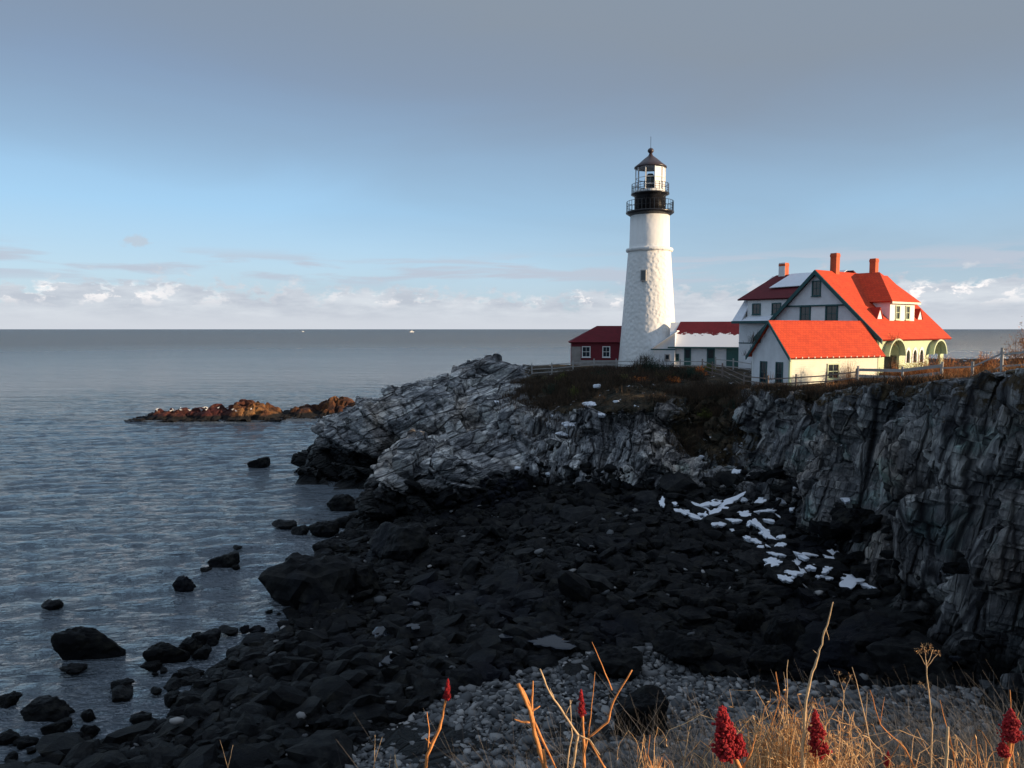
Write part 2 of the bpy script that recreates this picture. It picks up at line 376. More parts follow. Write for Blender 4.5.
class MB:
    def __init__(s): s.v = []; s.f = []; s.r = []; s.uv = []
    def quad(s, *pts, uv=None):
        i = len(s.v); s.v += [tuple(p) for p in pts]; s.f.append(tuple(range(i, i + len(pts))))
        return s
    def box(s, x0, x1, y0, y1, z0, z1):
        i = len(s.v)
        s.v += [(x0, y0, z0), (x1, y0, z0), (x1, y1, z0), (x0, y1, z0), (x0, y0, z1), (x1, y0, z1), (x1, y1, z1), (x0, y1, z1)]
        s.f += [tuple(i + k for k in q) for q in ((0, 3, 2, 1), (4, 5, 6, 7), (0, 1, 5, 4), (1, 2, 6, 5), (2, 3, 7, 6), (3, 0, 4, 7))]
        return s
    def extrude(s, poly, vec):
        """closed 3d polygon pushed along vec"""
        i = len(s.v); n = len(poly); vec = Vector(vec)
        s.v += [tuple(p) for p in poly] + [tuple(Vector(p) + vec) for p in poly]
        s.f.append(tuple(range(i + n - 1, i - 1, -1))); s.f.append(tuple(range(i + n, i + 2 * n)))
        for k in range(n):
            k2 = (k + 1) % n; s.f.append((i + k, i + k2, i + n + k2, i + n + k))
        return s
    def lathe(s, prof, n=32, c=(0, 0), closed=True):
        i = len(s.v); m = len(prof)
        for r, z in prof:
            for k in range(n):
                a = 2 * math.pi * k / n; s.v.append((c[0] + r * math.cos(a), c[1] + r * math.sin(a), z))
        for j in range(m - 1):
            for k in range(n):
                k2 = (k + 1) % n; s.f.append((i + j * n + k, i + j * n + k2, i + (j + 1) * n + k2, i + (j + 1) * n + k))
        if closed:
            s.f.append(tuple(i + k for k in range(n - 1, -1, -1))); s.f.append(tuple(i + (m - 1) * n + k for k in range(n)))
        return s
    def tube(s, pts, rad, n=6, rnd=0.5):
        pts = [Vector(p) for p in pts]
        if isinstance(rad, (int, float)): rad = [rad] * len(pts)
        i = len(s.v); prev = None
        for j, p in enumerate(pts):
            d = (pts[min(j + 1, len(pts) - 1)] - pts[max(j - 1, 0)]).normalized()
            a = d.cross(Vector((0.31, 0.95, 0.07)) if abs(d.y) < 0.9 else Vector((1, 0, 0))).normalized(); b = d.cross(a)
            for k in range(n):
                t_ = 2 * math.pi * k / n; s.v.append(tuple(p + (a * math.cos(t_) + b * math.sin(t_)) * rad[j])); s.r.append(rnd)
        for j in range(len(pts) - 1):
            for k in range(n):
                k2 = (k + 1) % n; s.f.append((i + j * n + k, i + j * n + k2, i + (j + 1) * n + k2, i + (j + 1) * n + k))
        s.f.append(tuple(i + k for k in range(n - 1, -1, -1))); s.f.append(tuple(i + (len(pts) - 1) * n + k for k in range(n)))
        return s
    def build(s, name, m, parent=None, smooth=False, rnd=False, uv=None):
        return link(name, s.v, s.f, m, parent, smooth, s.r if rnd else None, uv)

def slope_slab(name, a, b, c, d, th, m, parent):
    """roof plane: a,b along the eave, c,d along the top (c above b, d above a); slab of thickness th, uv in metres (v from eave up)"""
    a, b, c, d = map(Vector, (a, b, c, d)); n = (b - a).cross(d - a).normalized()
    if n.length < .5: n = (b - a).cross(c - a).normalized()
    V = [a, b, c, d] + [p - n * th for p in (a, b, c, d)]
    Fc = [(0, 1, 2, 3), (7, 6, 5, 4), (0, 4, 5, 1), (1, 5, 6, 2), (2, 6, 7, 3), (3, 7, 4, 0)]
    e = (b - a).normalized(); u = n.cross(e).normalized()
    uv = [((V[i] - a).dot(e), (V[i] - a).dot(u)) for f in Fc for i in f]
    return link(name, V, Fc, m, parent, uv=uv)

# ---- noise in numpy
def h3(ix, iy, iz, seed):
    n = (ix.astype(np.int64) * 73856093) ^ (iy.astype(np.int64) * 19349663) ^ (iz.astype(np.int64) * 83492791) ^ (seed * 2654435761)
    n = n & 0xffffffff
    n = ((n ^ (n >> 16)) * 0x45d9f3b) & 0xffffffff; n = ((n ^ (n >> 16)) * 0x45d9f3b) & 0xffffffff
    return (n ^ (n >> 16)) & 0xffffffff
def rnd3(ix, iy, iz, seed): return h3(ix, iy, iz, seed) / 4294967296.0
def vnoise(P, seed=0):
    i = np.floor(P).astype(np.int64); f = P - i; f = f * f * (3 - 2 * f); out = 0
    for a in (0, 1):
        wa = f[:, 0] if a else 1 - f[:, 0]
        for b in (0, 1):
            wb = f[:, 1] if b else 1 - f[:, 1]
            for c in (0, 1):
                wc = f[:, 2] if c else 1 - f[:, 2]
                out = out + wa * wb * wc * rnd3(i[:, 0] + a, i[:, 1] + b, i[:, 2] + c, seed)
    return out
def fbm(P, octv=4, seed=0):
    o = 0; a = 0.5; s = 0
    for k in range(octv): o = o + a * vnoise(P * 2 ** k, seed + k); s += a; a *= 0.5
    return o / s
def voro(P, seed=0, cheb=False):
    """returns F1, F2, cell random, vector to the cell's centre"""
    i = np.floor(P).astype(np.int64); N = len(P)
    f1 = np.full(N, 9.); f2 = np.full(N, 9.); cid = np.zeros(N); vec = np.zeros((N, 3)); rr = np.zeros((N, 2))
    for a in (-1, 0, 1):
        for b in (-1, 0, 1):
            for c in (-1, 0, 1):
                x, y, z = i[:, 0] + a, i[:, 1] + b, i[:, 2] + c
                q = np.stack([x + rnd3(x, y, z, seed), y + rnd3(x, y, z, seed + 1), z + rnd3(x, y, z, seed + 2)], 1) - P
                d = (0.35 * np.sqrt((q * q).sum(1)) + 0.65 * np.abs(q).max(1)) if cheb else np.sqrt((q * q).sum(1)); new = d < f1
                f2 = np.where(new, f1, np.minimum(f2, d)); f1 = np.where(new, d, f1)
                cid = np.where(new, rnd3(x, y, z, seed + 3), cid); vec[new] = q[new]
                rr[:, 0] = np.where(new, rnd3(x, y, z, seed + 4), rr[:, 0]); rr[:, 1] = np.where(new, rnd3(x, y, z, seed + 5), rr[:, 1])
    return f1, f2, cid, vec, rr

# ------------------------------------------------------------------ terrain
CF = [(-70,4,2),(-30,9,2.2),(-10,10.5,2.5),(5,11,2.5),(12,14,2.5),(16.5,20,2.3),(18.5,26,2.1),(19,29,2.0),(19,33,2.1),(18.7,38,2.5),(18,42,3),(19.2,46,3.3),
      (17.5,50,3.6),(16.5,54,4.2),(12,54,3.6),(8,57,3),(3,62,2.4),(-1,61,1.5),(-5,59,1),(-11,58.5,0),(-12.5,62,-.4),(-11,68,-.4),(-9,72,-.4),(-13,75,-.4),
      (-22.3,78.5,-.4),(-23.5,84,-.4),(-21.5,92,-.4),(-14,100,-.4),(-4,106,-.4),(8,112,-.4),(25,115,-.4),(60,118,0),(110,114,0),(110,-60,2),(-70,-60,2)]
CM = [(-70,3,8),(-30,7,8),(-10,8,8),(5,7.4,8),(14.0,11,8),(17.8,20,8),(19.8,27,8),(20.2,33,8),(19.8,38,7.5),(19.2,42,7),(20.4,46,7),
      (18.8,51,6.8),(17.2,58,6.8),(15.2,59,6.8),(12.8,57.0,6.6),(8.4,58.7,6.2),(3.6,62.9,5.4),(-1,62.6,4.6),(-5,60.5,5.0),(-10.3,60,4.9),(-11.3,63,4.9),(-9.5,69,4.4),(-7.5,74,4),(-12,76.5,4),
      (-21.2,80,4.4),(-21.8,85,4),(-19,91,4),(-13,98,4),(-4,104,4),(8,109,5),(25,112,6),(60,115,6),(108,110,8),(108,-58,8),(-70,-58,8)]
CB = [(-70,1,13),(-30,4,13.1),(-10,5.2,12.1),(0,5.4,12.1),(5,5.6,12.2),(14.5,8.5,13.4),(19.3,19,14.1),(21.2,27,14.5),(21.6,33,14.2),(21.2,38,13.2),(20.6,43,12.5),(21.8,48,11.9),
      (20.5,53,11.3),(19.6,58,11.1),(18.3,63,10.6),(15.5,64,10.2),(12.7,60.4,9.8),(8,61.2,9.5),(4,65,9.0),(0,72,8.7),(-5,78,8.3),(-12,79.2,8.3),(-17.3,81.5,7.7),(-18,87,7.6),(-15,92,8),(-8,97,8.5),
      (0,101,9),(10,105,9.5),(25,108,11),(60,111,11),(105,105,13),(105,-55,15),(-70,-55,13)]
CS = [(-70,-4,0),(-30,20,0),(-19,25,0),(-15,27,0),(-13.6,30.5,0),(-13.6,33,0),(-13.0,36,0),(-11.6,38.5,0),(-11.8,44,0),(-13.2,49.5,0),(-13,54,0),(-12.6,58,0),(-13,62,0),
      (-11.3,68,0),(-9.3,72,0),(-13.3,74.8,0),(-22.8,78.2,0),(-24,84,0),(-22,92.3,0),(-14.3,100.5,0),(-4,106.5,0),(8,112.5,0),(25,115.5,0),(60,118.5,0),(112,115,0),(112,-62,0),(-70,-62,0)]
PC = np.array([(17.5,97,11.1),(16,90,11.3),(10,84,11.4),(25,90,11.5),(21.5,62,11.5),(23,59,11.5),(33,68,12.1),(24,78,11.9),(7,94,11.4),(4,86,11.0),(-3,87,11.8),(-9,88,9.7),(-13,86,8.9),(9,76,10.9),(15,75,11.4),(1,80,9.9),
      (28,52,12.0),(26,42,12.9),(24.5,35,14.2),(24.3,37,14.15),(28,36,14.3),(26,28,14.4),(0,0,14.3),(3,2.5,13.9),(-3,2.5,13.8),(45,60,12.6),(60,60,12.8),(45,69,12.3),(60,92,12.2),(75,112,12),(60,45,13.6),(40,42,13.4),(48,30,14.3),(33,38,14.0),(85,85,17),(100,90,19),(70,75,13.6),(66,66,13),(40,90,12),(25,100,11.5),
      (10,98,11),(80,40,14.5),(90,60,14.5),(30,10,14.4),(50,0,14.4),(-30,-10,14),(0,-30,15),(60,-30,16)])
def pip(x, y, poly):
    c = np.zeros(len(x), bool); n = len(poly); j = n - 1
    for i in range(n):
        xi, yi = poly[i][:2]; xj, yj = poly[j][:2]
        m = ((yi > y) != (yj > y)) & (x < (xj - xi) * (y - yi) / ((yj - yi) or 1e-9) + xi)
        c ^= m; j = i
    return c
def pdist(x, y, poly):
    bd = np.full(len(x), 1e9); bz = np.zeros(len(x)); n = len(poly)
    for i in range(n):
        ax, ay, az_ = poly[i]; bx, by, bz_ = poly[(i + 1) % n]
        dx, dy = bx - ax, by - ay; tt = np.clip(((x - ax) * dx + (y - ay) * dy) / (dx * dx + dy * dy), 0, 1)
        d = np.hypot(x - ax - tt * dx, y - ay - tt * dy); m = d < bd
        bd = np.where(m, d, bd); bz = np.where(m, az_ + tt * (bz_ - az_), bz)
    return bd, bz
def height(x, y):
    x = np.atleast_1d(np.asarray(x, float)); y = np.atleast_1d(np.asarray(y, float))
    iF, iM, iB, iS = (pip(x, y, c) for c in (CF, CM, CB, CS))
    dF, zF = pdist(x, y, CF); dM, zM = pdist(x, y, CM); dB, zB = pdist(x, y, CB); dS, _ = pdist(x, y, CS)
    sea = np.maximum(-3.2, -0.1 - 0.16 * dS)
    beach = zF * (dS / (dS + dF + 1e-6)) ** 0.8
    low = zF + (zM - zF) * (dF / (dF + dM + 1e-6))
    up = zM + (zB - zM) * (dM / (dM + dB + 1e-6))
    wgt = 0; s = 0
    for cx, cy, cz in PC:
        q = 1 / (((x - cx) ** 2 + (y - cy) ** 2) ** 1.6 + 0.5); wgt = wgt + q; s = s + q * cz
    pl = s / wgt; k = np.clip(dB / 6, 0, 1); k = k * k * (3 - 2 * k)
    top = zB * (1 - k) + pl * k
    h = np.where(iB, top, np.where(iM, up, np.where(iF, low, np.where(iS, beach, sea))))
    return h
def H(x, y): return float(height(x, y)[0])

X0, X1, Y0, Y1 = -28.0, 46.0, 3.2, 116.0
st_ = 0.4
gx = np.arange(X0, X1 + 1e-6, st_); gy = np.arange(Y0, Y1 + 1e-6, st_)
GX, GY = np.meshgrid(gx, gy); hh = height(GX.ravel(), GY.ravel()).reshape(GX.shape)
# big-scale irregularity: joints and gullies cut the contours
hh = np.maximum(hh, -2.6)
nx, ny = len(gx), len(gy)
top = np.stack([GX.ravel(), GY.ravel(), hh.ravel()], 1); bot = top.copy(); bot[:, 2] = -4
idx = np.arange(nx * ny).reshape(ny, nx)
q = np.stack([idx[:-1, :-1], idx[:-1, 1:], idx[1:, 1:], idx[1:, :-1]], -1).reshape(-1, 4)
NN = nx * ny
ring = np.concatenate([idx[0, :], idx[1:, -1], idx[-1, -2::-1], idx[-2:0:-1, 0]])
side = np.stack([ring, ring + NN, np.roll(ring, -1) + NN, np.roll(ring, -1)], -1)
tmp = link_np('tmp_block', np.concatenate([top, bot]), np.concatenate([q, q[:, ::-1] + NN, side]), None)
md = tmp.modifiers.new('r', 'REMESH'); md.mode = 'VOXEL'; md.voxel_size = 0.15; md.adaptivity = 0
dg = bpy.context.evaluated_depsgraph_get(); ev = tmp.evaluated_get(dg); me = ev.to_mesh()
nv = len(me.vertices); V = np.empty(nv * 3, np.float32); me.vertices.foreach_get('co', V); V = V.reshape(-1, 3).astype(float)
N_ = np.empty(nv * 3, np.float32); me.vertices.foreach_get('normal', N_); N_ = N_.reshape(-1, 3).astype(float)
T = np.empty(len(me.loops), np.int32); me.loops.foreach_get('vertex_index', T)
T = T.reshape(-1, 4)
ev.to_mesh_clear(); tm = tmp.data; bpy.data.objects.remove(tmp); bpy.data.meshes.remove(tm)
keep = (V[:, 2] > -2.4) & (V[:, 0] > X0 + .3) & (V[:, 0] < X1 - .3) & (V[:, 1] > Y0 + .3) & (V[:, 1] < Y1 - .3)
fk = keep[T].all(1); T = T[fk]; used = np.unique(T); remap = -np.ones(nv, int); remap[used] = np.arange(len(used))
V = V[used]; N_ = N_[used]; T = remap[T]
print('terrain verts', len(V))
# block displacement
x, y, z = V.T
inF = pip(x, y, CF); inB = pip(x, y, CB); dBv, _ = pdist(x, y, CB); dFv, _ = pdist(x, y, CF)
plat = inB * np.clip(.35 + dBv / 1.2, 0, 1)
bare = np.clip((4.0 - x) / 5, 0, 1) * (y > 55)                    # the headland stays rock all over
plat = plat * (1 - bare * 0.85)
amp = np.clip((y - 14) / 8, .12, 1) * np.where(inF, 1.0, np.clip(1 - dFv / 1.5, 0.0, 1)) * (1 - 0.93 * plat)
head = np.clip((2.2 - x) / 1.5, 0, 1) * np.clip((y - 52) / 6, 0, 1)   # 1 on the headland, 0 on the right wall
def rotm(ax, ay, az_):
    return np.array((Matrix.Rotation(R(az_), 3, 'Z') @ Matrix.Rotation(R(ay), 3, 'Y') @ Matrix.Rotation(R(ax), 3, 'X')))
def blocks(P, Rm, sc, seed, tilt=0.8):
    Q = P @ Rm; Q = Q / np.array(sc)
    f1, f2, cid, vec, rr = voro(Q, seed, True)
    d = (cid - 0.5) * 2 + tilt * (vec[:, 0] * (rr[:, 0] - .5) + vec[:, 2] * (rr[:, 1] - .5)) * 2
    crack = np.clip(1 - (f2 - f1) / 0.10, 0, 1)
    return d, crack
Vw = V + (np.stack([fbm(V * .22, 2, 3), fbm(V * .22, 2, 13), fbm(V * .22, 2, 23)], 1) - .5) * 0.9
Rr = rotm(6, -14, 18); Rh = rotm(14, 24, -12)
disp = np.zeros(len(V))
for (scr, sch, a, sd) in (((3.0, 2.6, 9.0), (6.5, 4.5, 2.4), 1.25, 11), ((1.25, 1.0, 5.0), (3.2, 2.4, 1.05), 0.62, 31), ((.6, .5, 2.4), (1.5, 1.3, .5), 0.20, 51)):
    dr, cr = blocks(Vw, Rr, scr, sd); dh, ch = blocks(Vw, Rh, sch, sd + 7)
    d = dr * (1 - head) + dh * head; c = cr * (1 - head) + ch * head
    disp += a * (d - 0.35 * c)
hn = N_.copy(); hn[:, 2] *= 0.55 + 0.4 * head
V2 = V + hn * (disp * amp)[:, None]
# gentle lumps on the plateau and the beach
lump = (fbm(V * .35, 4, 77) - .5)
V2[:, 2] += lump * np.where(plat > 0.5, 0.35, 0.0) + lump * np.where(inF, 0, 0.9)
bvh = None
# vegetation mask
hs = height(x, y)
veg = np.maximum(np.where(y < 50, inB * np.clip(dBv / 2.0, 0, 1), plat) * 1.1, np.clip((16 - y) / 5, 0, 1) * (z > 3))
slopezone = np.exp(-(((x - 16.0) / 3.6) ** 2 + ((y - 62) / 6.5) ** 2)) * (z > 5.0)
slope2 = np.exp(-(((x - 8.5) / 8.0) ** 4 + ((y - 75) / 9.5) ** 4)) * (z > 9.3)
slope3 = np.clip(1 - dBv / 1.0, 0, 1) * (x > 10) * (z > 10.5) * 0.55
veg = np.clip(np.maximum.reduce([veg, slopezone * 1.05, slope2 * .95, slope3]), 0, 1) * (1 - bare * 0.6)
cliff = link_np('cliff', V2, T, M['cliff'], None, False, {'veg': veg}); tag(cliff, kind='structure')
print('terrain ok')

# outer ground, coarse, tucked a little below the fine sheet
def sheet(name, x0, x1, y0, y1, st, drop, hole=None):
    ax = np.arange(x0, x1 + 1e-6, st); ay = np.arange(y0, y1 + 1e-6, st); A, B = np.meshgrid(ax, ay)
    h = height(A.ravel(), B.ravel()) + (fbm(np.stack([A.ravel(), B.ravel(), A.ravel() * 0], 1) * .15, 3, 5) - .5) * 1.0
    n1, n2 = len(ax), len(ay); ii = np.arange(n1 * n2).reshape(n2, n1)
    qq = np.stack([ii[:-1, :-1], ii[:-1, 1:], ii[1:, 1:], ii[1:, :-1]], -1).reshape(-1, 4)
    Vs = np.stack([A.ravel(), B.ravel(), h - drop], 1)
    if hole:
        c = Vs[qq].mean(1); qq = qq[~((c[:, 0] > hole[0]) & (c[:, 0] < hole[1]) & (c[:, 1] > hole[2]) & (c[:, 1] < hole[3]))]
    o = link_np(name, Vs, qq, M['cliff'], None, False, {'veg': pip(Vs[:, 0], Vs[:, 1], CB).astype(float)})
    return tag(o, kind='structure')
sheet('headland_ground', -69, 109, -59, 118, 1.5, 0.45, (X0 + 3, X1 - 3, Y0 + 3, Y1 - 3))
hz = lambda x_, y_: H(x_, y_)

# sea: one sheet, finer near the shore, reaching the horizon
xs_ = np.concatenate([-np.geomspace(45000, 190, 40), np.arange(-188, -140, 2.0), np.arange(-140, -80, 0.6), np.arange(-80, 16, 0.32), np.arange(16, 110, 3.0), np.geomspace(112, 45000, 40)])
ys_ = np.concatenate([-np.geomspace(45000, 20, 34), np.arange(-16, 17, 3.0), np.arange(17, 96, 0.28), np.arange(96, 240, 0.6), np.arange(240, 300, 2.5), np.geomspace(303, 45000, 60)])
SXg, SYg = np.meshgrid(xs_, ys_); sxv, syv = SXg.ravel(), SYg.ravel(); rgw = np.random.default_rng(3); hw_ = np.zeros(len(sxv))
for k in range(34):
    lam = rgw.uniform(0.8, 3.4) if k > 5 else rgw.uniform(3.5, 8); th_w = R(rgw.normal(-78, 24)); kk = 2 * np.pi / lam
    ph_ = kk * (sxv * math.cos(th_w) + syv * math.sin(th_w)) + rgw.uniform(0, 6.28) + 2.5 * np.sin(sxv * .09 + k) + 2.2 * np.sin(syv * .07 + 2 * k)
    amp_w = 0.025 / kk * (1 + .7 * np.sin(sxv * .05 * (1 + k % 3) + k * 2.1) * np.cos(syv * .06 + k))
    hw_ += amp_w * (1 - np.abs(np.sin(ph_ / 2)) * 2)
fade = np.clip((sxv + 140) / 50, 0, 1) * np.clip((16 - sxv) / 4, 0, 1) * np.clip((syv - 17) / 3, 0, 1) * np.clip((240 - syv) / 110, 0, 1)
SV = np.stack([sxv, syv, hw_ * fade], 1); ii = np.arange(SXg.size).reshape(SXg.shape)
SQ = np.stack([ii[:-1, :-1], ii[:-1, 1:], ii[1:, 1:], ii[1:, :-1]], -1).reshape(-1, 4)
dsv, _ = pdist(SV[:, 0], SV[:, 1], CS)
sea = link_np('sea', SV, SQ, M['water'], None, True, {'foam': np.clip(1 - dsv / 9.0, 0, 1) * (SV[:, 1] < 60)}); tag(sea, kind='structure')
# the sea floor, so the ground reaches the horizon
link('seabed', [(-45000, -45000, -6), (45000, -45000, -6), (45000, 45000, -6), (-45000, 45000, -6)], [(0, 1, 2, 3)], M['slab'])['kind'] = 'structure'

# ------------------------------------------------------------------ rocks
def ico(sub):
    import bmesh
    b = bmesh.new(); bmesh.ops.create_icosphere(b, subdivisions=sub, radius=1); b.verts.ensure_lookup_table()
    v = np.array([tuple(p.co) for p in b.verts]); f = np.array([[q.index for q in p.verts] for p in b.faces]); b.free(); return v, f
ICO = {k: ico(k) for k in (1, 2, 3, 4)}
def rock(sub, seed, planes=11, noise=0.10, soft=0.0):
    rg = np.random.default_rng(seed); v, f = ICO[sub]
    n = rg.normal(size=(planes, 3)); n /= np.linalg.norm(n, axis=1)[:, None]; n = np.concatenate([n, [[0, 0, 1]], [[0, 0, -1]]])
    d = rg.uniform(0.55, 1.0, len(n)); dt = v @ n.T
    pw = soft or 26; r = (np.where(dt > 0.05, np.maximum(dt, 0.05) / d, 0) ** pw + (1 / 1.2) ** pw * np.ones_like(dt) / dt.shape[1]).sum(1) ** (-1 / pw)
    if noise: r = r * (1 + noise * (fbm(v * 2.2 + seed, 3, seed) - .5) * 2 + (noise * .55 * (fbm(v * 7 + seed, 3, seed + 9) - .5) * 2 if sub > 2 else 0))
    return v * r[:, None], f
rock_protos = []
for k in range(14):
    v, f = rock(4 if k < 6 else 3, 100 + k, 9 + k % 5, 0.22)
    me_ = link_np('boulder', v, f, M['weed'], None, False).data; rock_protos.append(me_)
    bpy.data.objects.remove(bpy.data.objects['boulder'])
GRP = 'weed-covered boulders in the shaded cove'
def boulder(loc, dims, rz, k, label, group=GRP, mesh=None, m=None):
    me_ = mesh or rock_protos[k % len(rock_protos)]
    o = bpy.data.objects.new('boulder', me_); COL.objects.link(o); o.location = loc; o.scale = dims; o.rotation_euler = (random.uniform(-.15, .15), random.uniform(-.15, .15), rz)
    if m:
        o.material_slots[0].link = 'OBJECT'; o.material_slots[0].material = m
    return tag(o, label, 'rock', group)
def boulder_px(px, py, wpx, hpx, label, z=0.0, depth=1.0, k=0, group=GRP, m=None, rz=0.0):
    """px,py: middle of its foot; wpx,hpx: size in the photo"""
    p = at_z(px, py, z); s = p[1] / F
    wx = wpx * s / 2; hz_ = hpx * s
    return boulder((p[0], p[1] + wx * depth * .5, z + hz_ * 0.22), (wx * 1.08, wx * depth, hz_ * 0.88), rz, k, label, group, None, m)
SG = 'lone rocks standing in the sea'
# rocks standing in the water, one by one
for a in [
    (260, 467, 19, 11, 'small pointed black rock alone in open water below the rusty reef', 0, .8, 3),
    (340, 509, 32, 14, 'wedge-shaped black rock in the channel beside the dark headland foot', 0, .7, 1),
    (285, 528, 30, 8, 'long flat black rock slab in the shallows, leftmost of the row off the headland', 0, .6, 2),
    (302, 533, 17, 8, 'small rounded black rock between the long slab and the square block', 0, .8, 4),
    (322, 535, 25, 14, 'square black block of rock in the shallows off the headland', 0, .8, 5),
    (346, 526, 20, 9, 'low black rock touching the foot of the pale headland block', 0, .8, 6),
    (325, 554, 33, 14, 'black shelf-like rock just behind the big square outcrop', 0, .8, 0),
    (225, 567, 26, 15, 'jagged black rock with a notched top in the middle of the bay', 0, .8, 3),
    (206, 571, 10, 3, 'tiny flat black rock left of the notched rock', 0, 1, 4),
    (236, 569, 8, 4, 'tiny black rock right of the notched rock', 0, 1, 6),
    (181, 589, 22, 12, 'hunched black rock nearer the shore than the notched one', 0, .8, 1),
    (237, 549, 11, 3, 'barely awash black rock beyond the notched rock', 0, 1, 2),
    (50, 609, 27, 9, 'slanting low black rock near the left side of the bay', 0, .7, 2),
    (78, 656, 66, 32, 'largest black rock in the open water, long and humped', 0, .55, 0),
    (71, 672, 20, 7, 'small black rock just in front of the long humped rock', 0, .9, 5),
    (8, 704, 22, 10, 'low black rock cut by the left border of the view', 0, .8, 4),
    (40, 718, 52, 18, 'wide weedy rock awash in the surf near the lower left', 0, .6, 1),
    (56, 732, 24, 11, 'black rock behind the lone dome in the lower left surf', 0, .8, 3),
    (88, 720, 13, 9, 'small domed black rock in the lower left surf', 0, .9, 6),
    (122, 688, 20, 7, 'small flat rock between the humped rock and the shore', 0, .9, 4),
    (155, 694, 14, 6, 'small rock close to the near shoreline weed', 0, .9, 2),
    (6, 742, 24, 10, 'dark rock lying in the surf at the lower left border', 0, .8, 0),
    (85, 764, 50, 18, 'broad black rock at the bottom edge of the surf', 0, .6, 5),
    (208, 643, 22, 13, 'knobbly black rock at the tip of the near reef', 0, .8, 3),
    (160, 660, 40, 18, 'rounded black rock at the outer end of the near reef', 0, .7, 0),
    (188, 652, 26, 12, 'black rock second from the outer end of the near reef', 0, .8, 1),
    (228, 634, 24, 6, 'narrow rock strip awash beside the near reef', 0, .8, 2),
    (291, 657, 28, 16, 'smooth round-topped black boulder at the waterline', 0, .8, 6),
]:
    boulder_px(a[0], a[1], a[2], a[3], a[4], a[5], a[6], a[7], SG)
rs = random.Random(11); k_ = 0
while k_ < 55:
    px_, py_ = rs.uniform(0, 335), rs.uniform(545, 768); p_ = at_z(px_, py_, 0); d_ = float(pdist(np.array([p_[0]]), np.array([p_[1]]), CS)[0][0])
    if pip(np.array([p_[0]]), np.array([p_[1]]), CS)[0] or d_ > 4.5 or rs.random() < d_ / 5: continue
    w_ = rs.uniform(5, 20) * (1.3 if py_ > 650 else .8)
    boulder_px(px_, py_, w_, w_ * rs.uniform(.3, .6), 'small black rock awash in the shallows just off the near shoreline', rs.uniform(-.12, .0), .9, k_ % 14, 'small rocks awash off the near shore', None, rs.uniform(0, 6)); k_ += 1
boulder_px(303, 604, 78, 50, 'big flat-topped square outcrop at the water edge', 0, .8, 5, 'large outcrops on the cove shore')
boulder_px(402, 562, 70, 42, 'broad black outcrop right against the foot of the pale headland block', .3, .8, 2, 'large outcrops on the cove shore')
boulder_px(350, 592, 60, 30, 'low black outcrop right behind the big flat-topped outcrop', .3, .8, 1, 'large outcrops on the cove shore')
boulder_px(647, 734, 52, 46, 'black pointed boulder alone on the grey cobble beach', 1.7, .8, 3, 'large boulders by the cobble beach')
boulder_px(615, 672, 46, 24, 'black boulder at the upper edge of the cobble beach', 1.6, .8, 5, 'large boulders by the cobble beach')
boulder_px(690, 664, 60, 30, 'wide black boulder behind the cobble beach, right of the pool', 1.7, .8, 2, 'large boulders by the cobble beach')
for i, a in enumerate([(748, 628, 30, 24), (790, 648, 44, 30), (835, 668, 56, 34), (880, 660, 70, 40), (930, 676, 84, 34), (770, 668, 40, 22)]):
    boulder_px(*a, ['dark boulder left of the flat slabs below the wall', 'dark boulder under the tall dry stalk', 'angular dark boulder right of the tall dry stalk',
                    'wide dark boulder left of the dry flower head', 'widest dark boulder at the foot of the near rock wall', 'low dark boulder above the straw tangle'][i], 2.0, .8, i, 'dark boulders at the foot of the near wall')

# pixel zone of the cobble beach, on the ground
cob = [at_z(*p, 1.8)[:2] for p in ((335, 768), (345, 735), (400, 706), (480, 668), (580, 642), (655, 640), (700, 668), (770, 676), (900, 690), (1060, 690), (1300, 760), (1024, 800), (500, 800))]
def scatter(n, polyfn, dens_far=True):
    out = []
    while len(out) < n:
        k = 4000
        px = rng.uniform(120, 1030, k); py = rng.uniform(480, 800, k)
        for a, b in zip(px, py): out.append(at_z(a, b, 1.5)[:2])
    return np.array(out)
# candidates: half uniform on the ground, half in perspective
cx1 = np.stack([rng.uniform(-18, 20, 60000), rng.uniform(20, 64, 60000)], 1)
x, y = cx1.T
ok = pip(x, y, CS) & ~pip(x, y, CM); dd, _ = pdist(x, y, CF); inF_ = pip(x, y, CF); ok &= ~(inF_ & (dd > 0.9))
ok |= (~pip(x, y, CS)) & (pdist(x, y, CS)[0] < 0.5)
cx1 = cx1[ok]; incob = pip(cx1[:, 0], cx1[:, 1], cob)
land = cx1[~incob]
sel = []; grid = {}
def try_add(p, r, lst):
    gxk, gyk = int(p[0] // 1.2), int(p[1] // 1.2)
    for a in (-2, -1, 0, 1, 2):
        for b in (-2, -1, 0, 1, 2):
            for q_ in grid.get((gxk + a, gyk + b), ()):
                if (q_[0] - p[0]) ** 2 + (q_[1] - p[1]) ** 2 < (0.72 * (q_[2] + r)) ** 2: return False
    grid.setdefault((gxk, gyk), []).append((p[0], p[1], r)); lst.append((p[0], p[1], r)); return True
for p in land:
    if len(sel) >= 290: break
    try_add(p, random.uniform(0.55, 1.2) * (0.42 if p[0] < -4 and p[1] < 46 else 0.48 if p[1] < 34 else (0.75 if p[1] > 48 else 1)), sel)
big_h = height([s[0] for s in sel], [s[1] for s in sel])
def zone(bx, by):
    if by > 52: return ('far cove below the headland', 'far cove boulders')
    if bx > 10: return ('rubble along the near wall', 'boulders along the foot of the wall')
    if bx < -8: return ('wet shore beside the surf', 'shore boulders beside the surf')
    if by > 40: return ('middle of the cove floor', 'mid cove boulders')
    return ('ground beyond the cobble beach', 'near cove boulders')
zones = {}
for i, s_ in enumerate(sel): zones.setdefault(zone(*s_[:2]), []).append(i)
special = {}
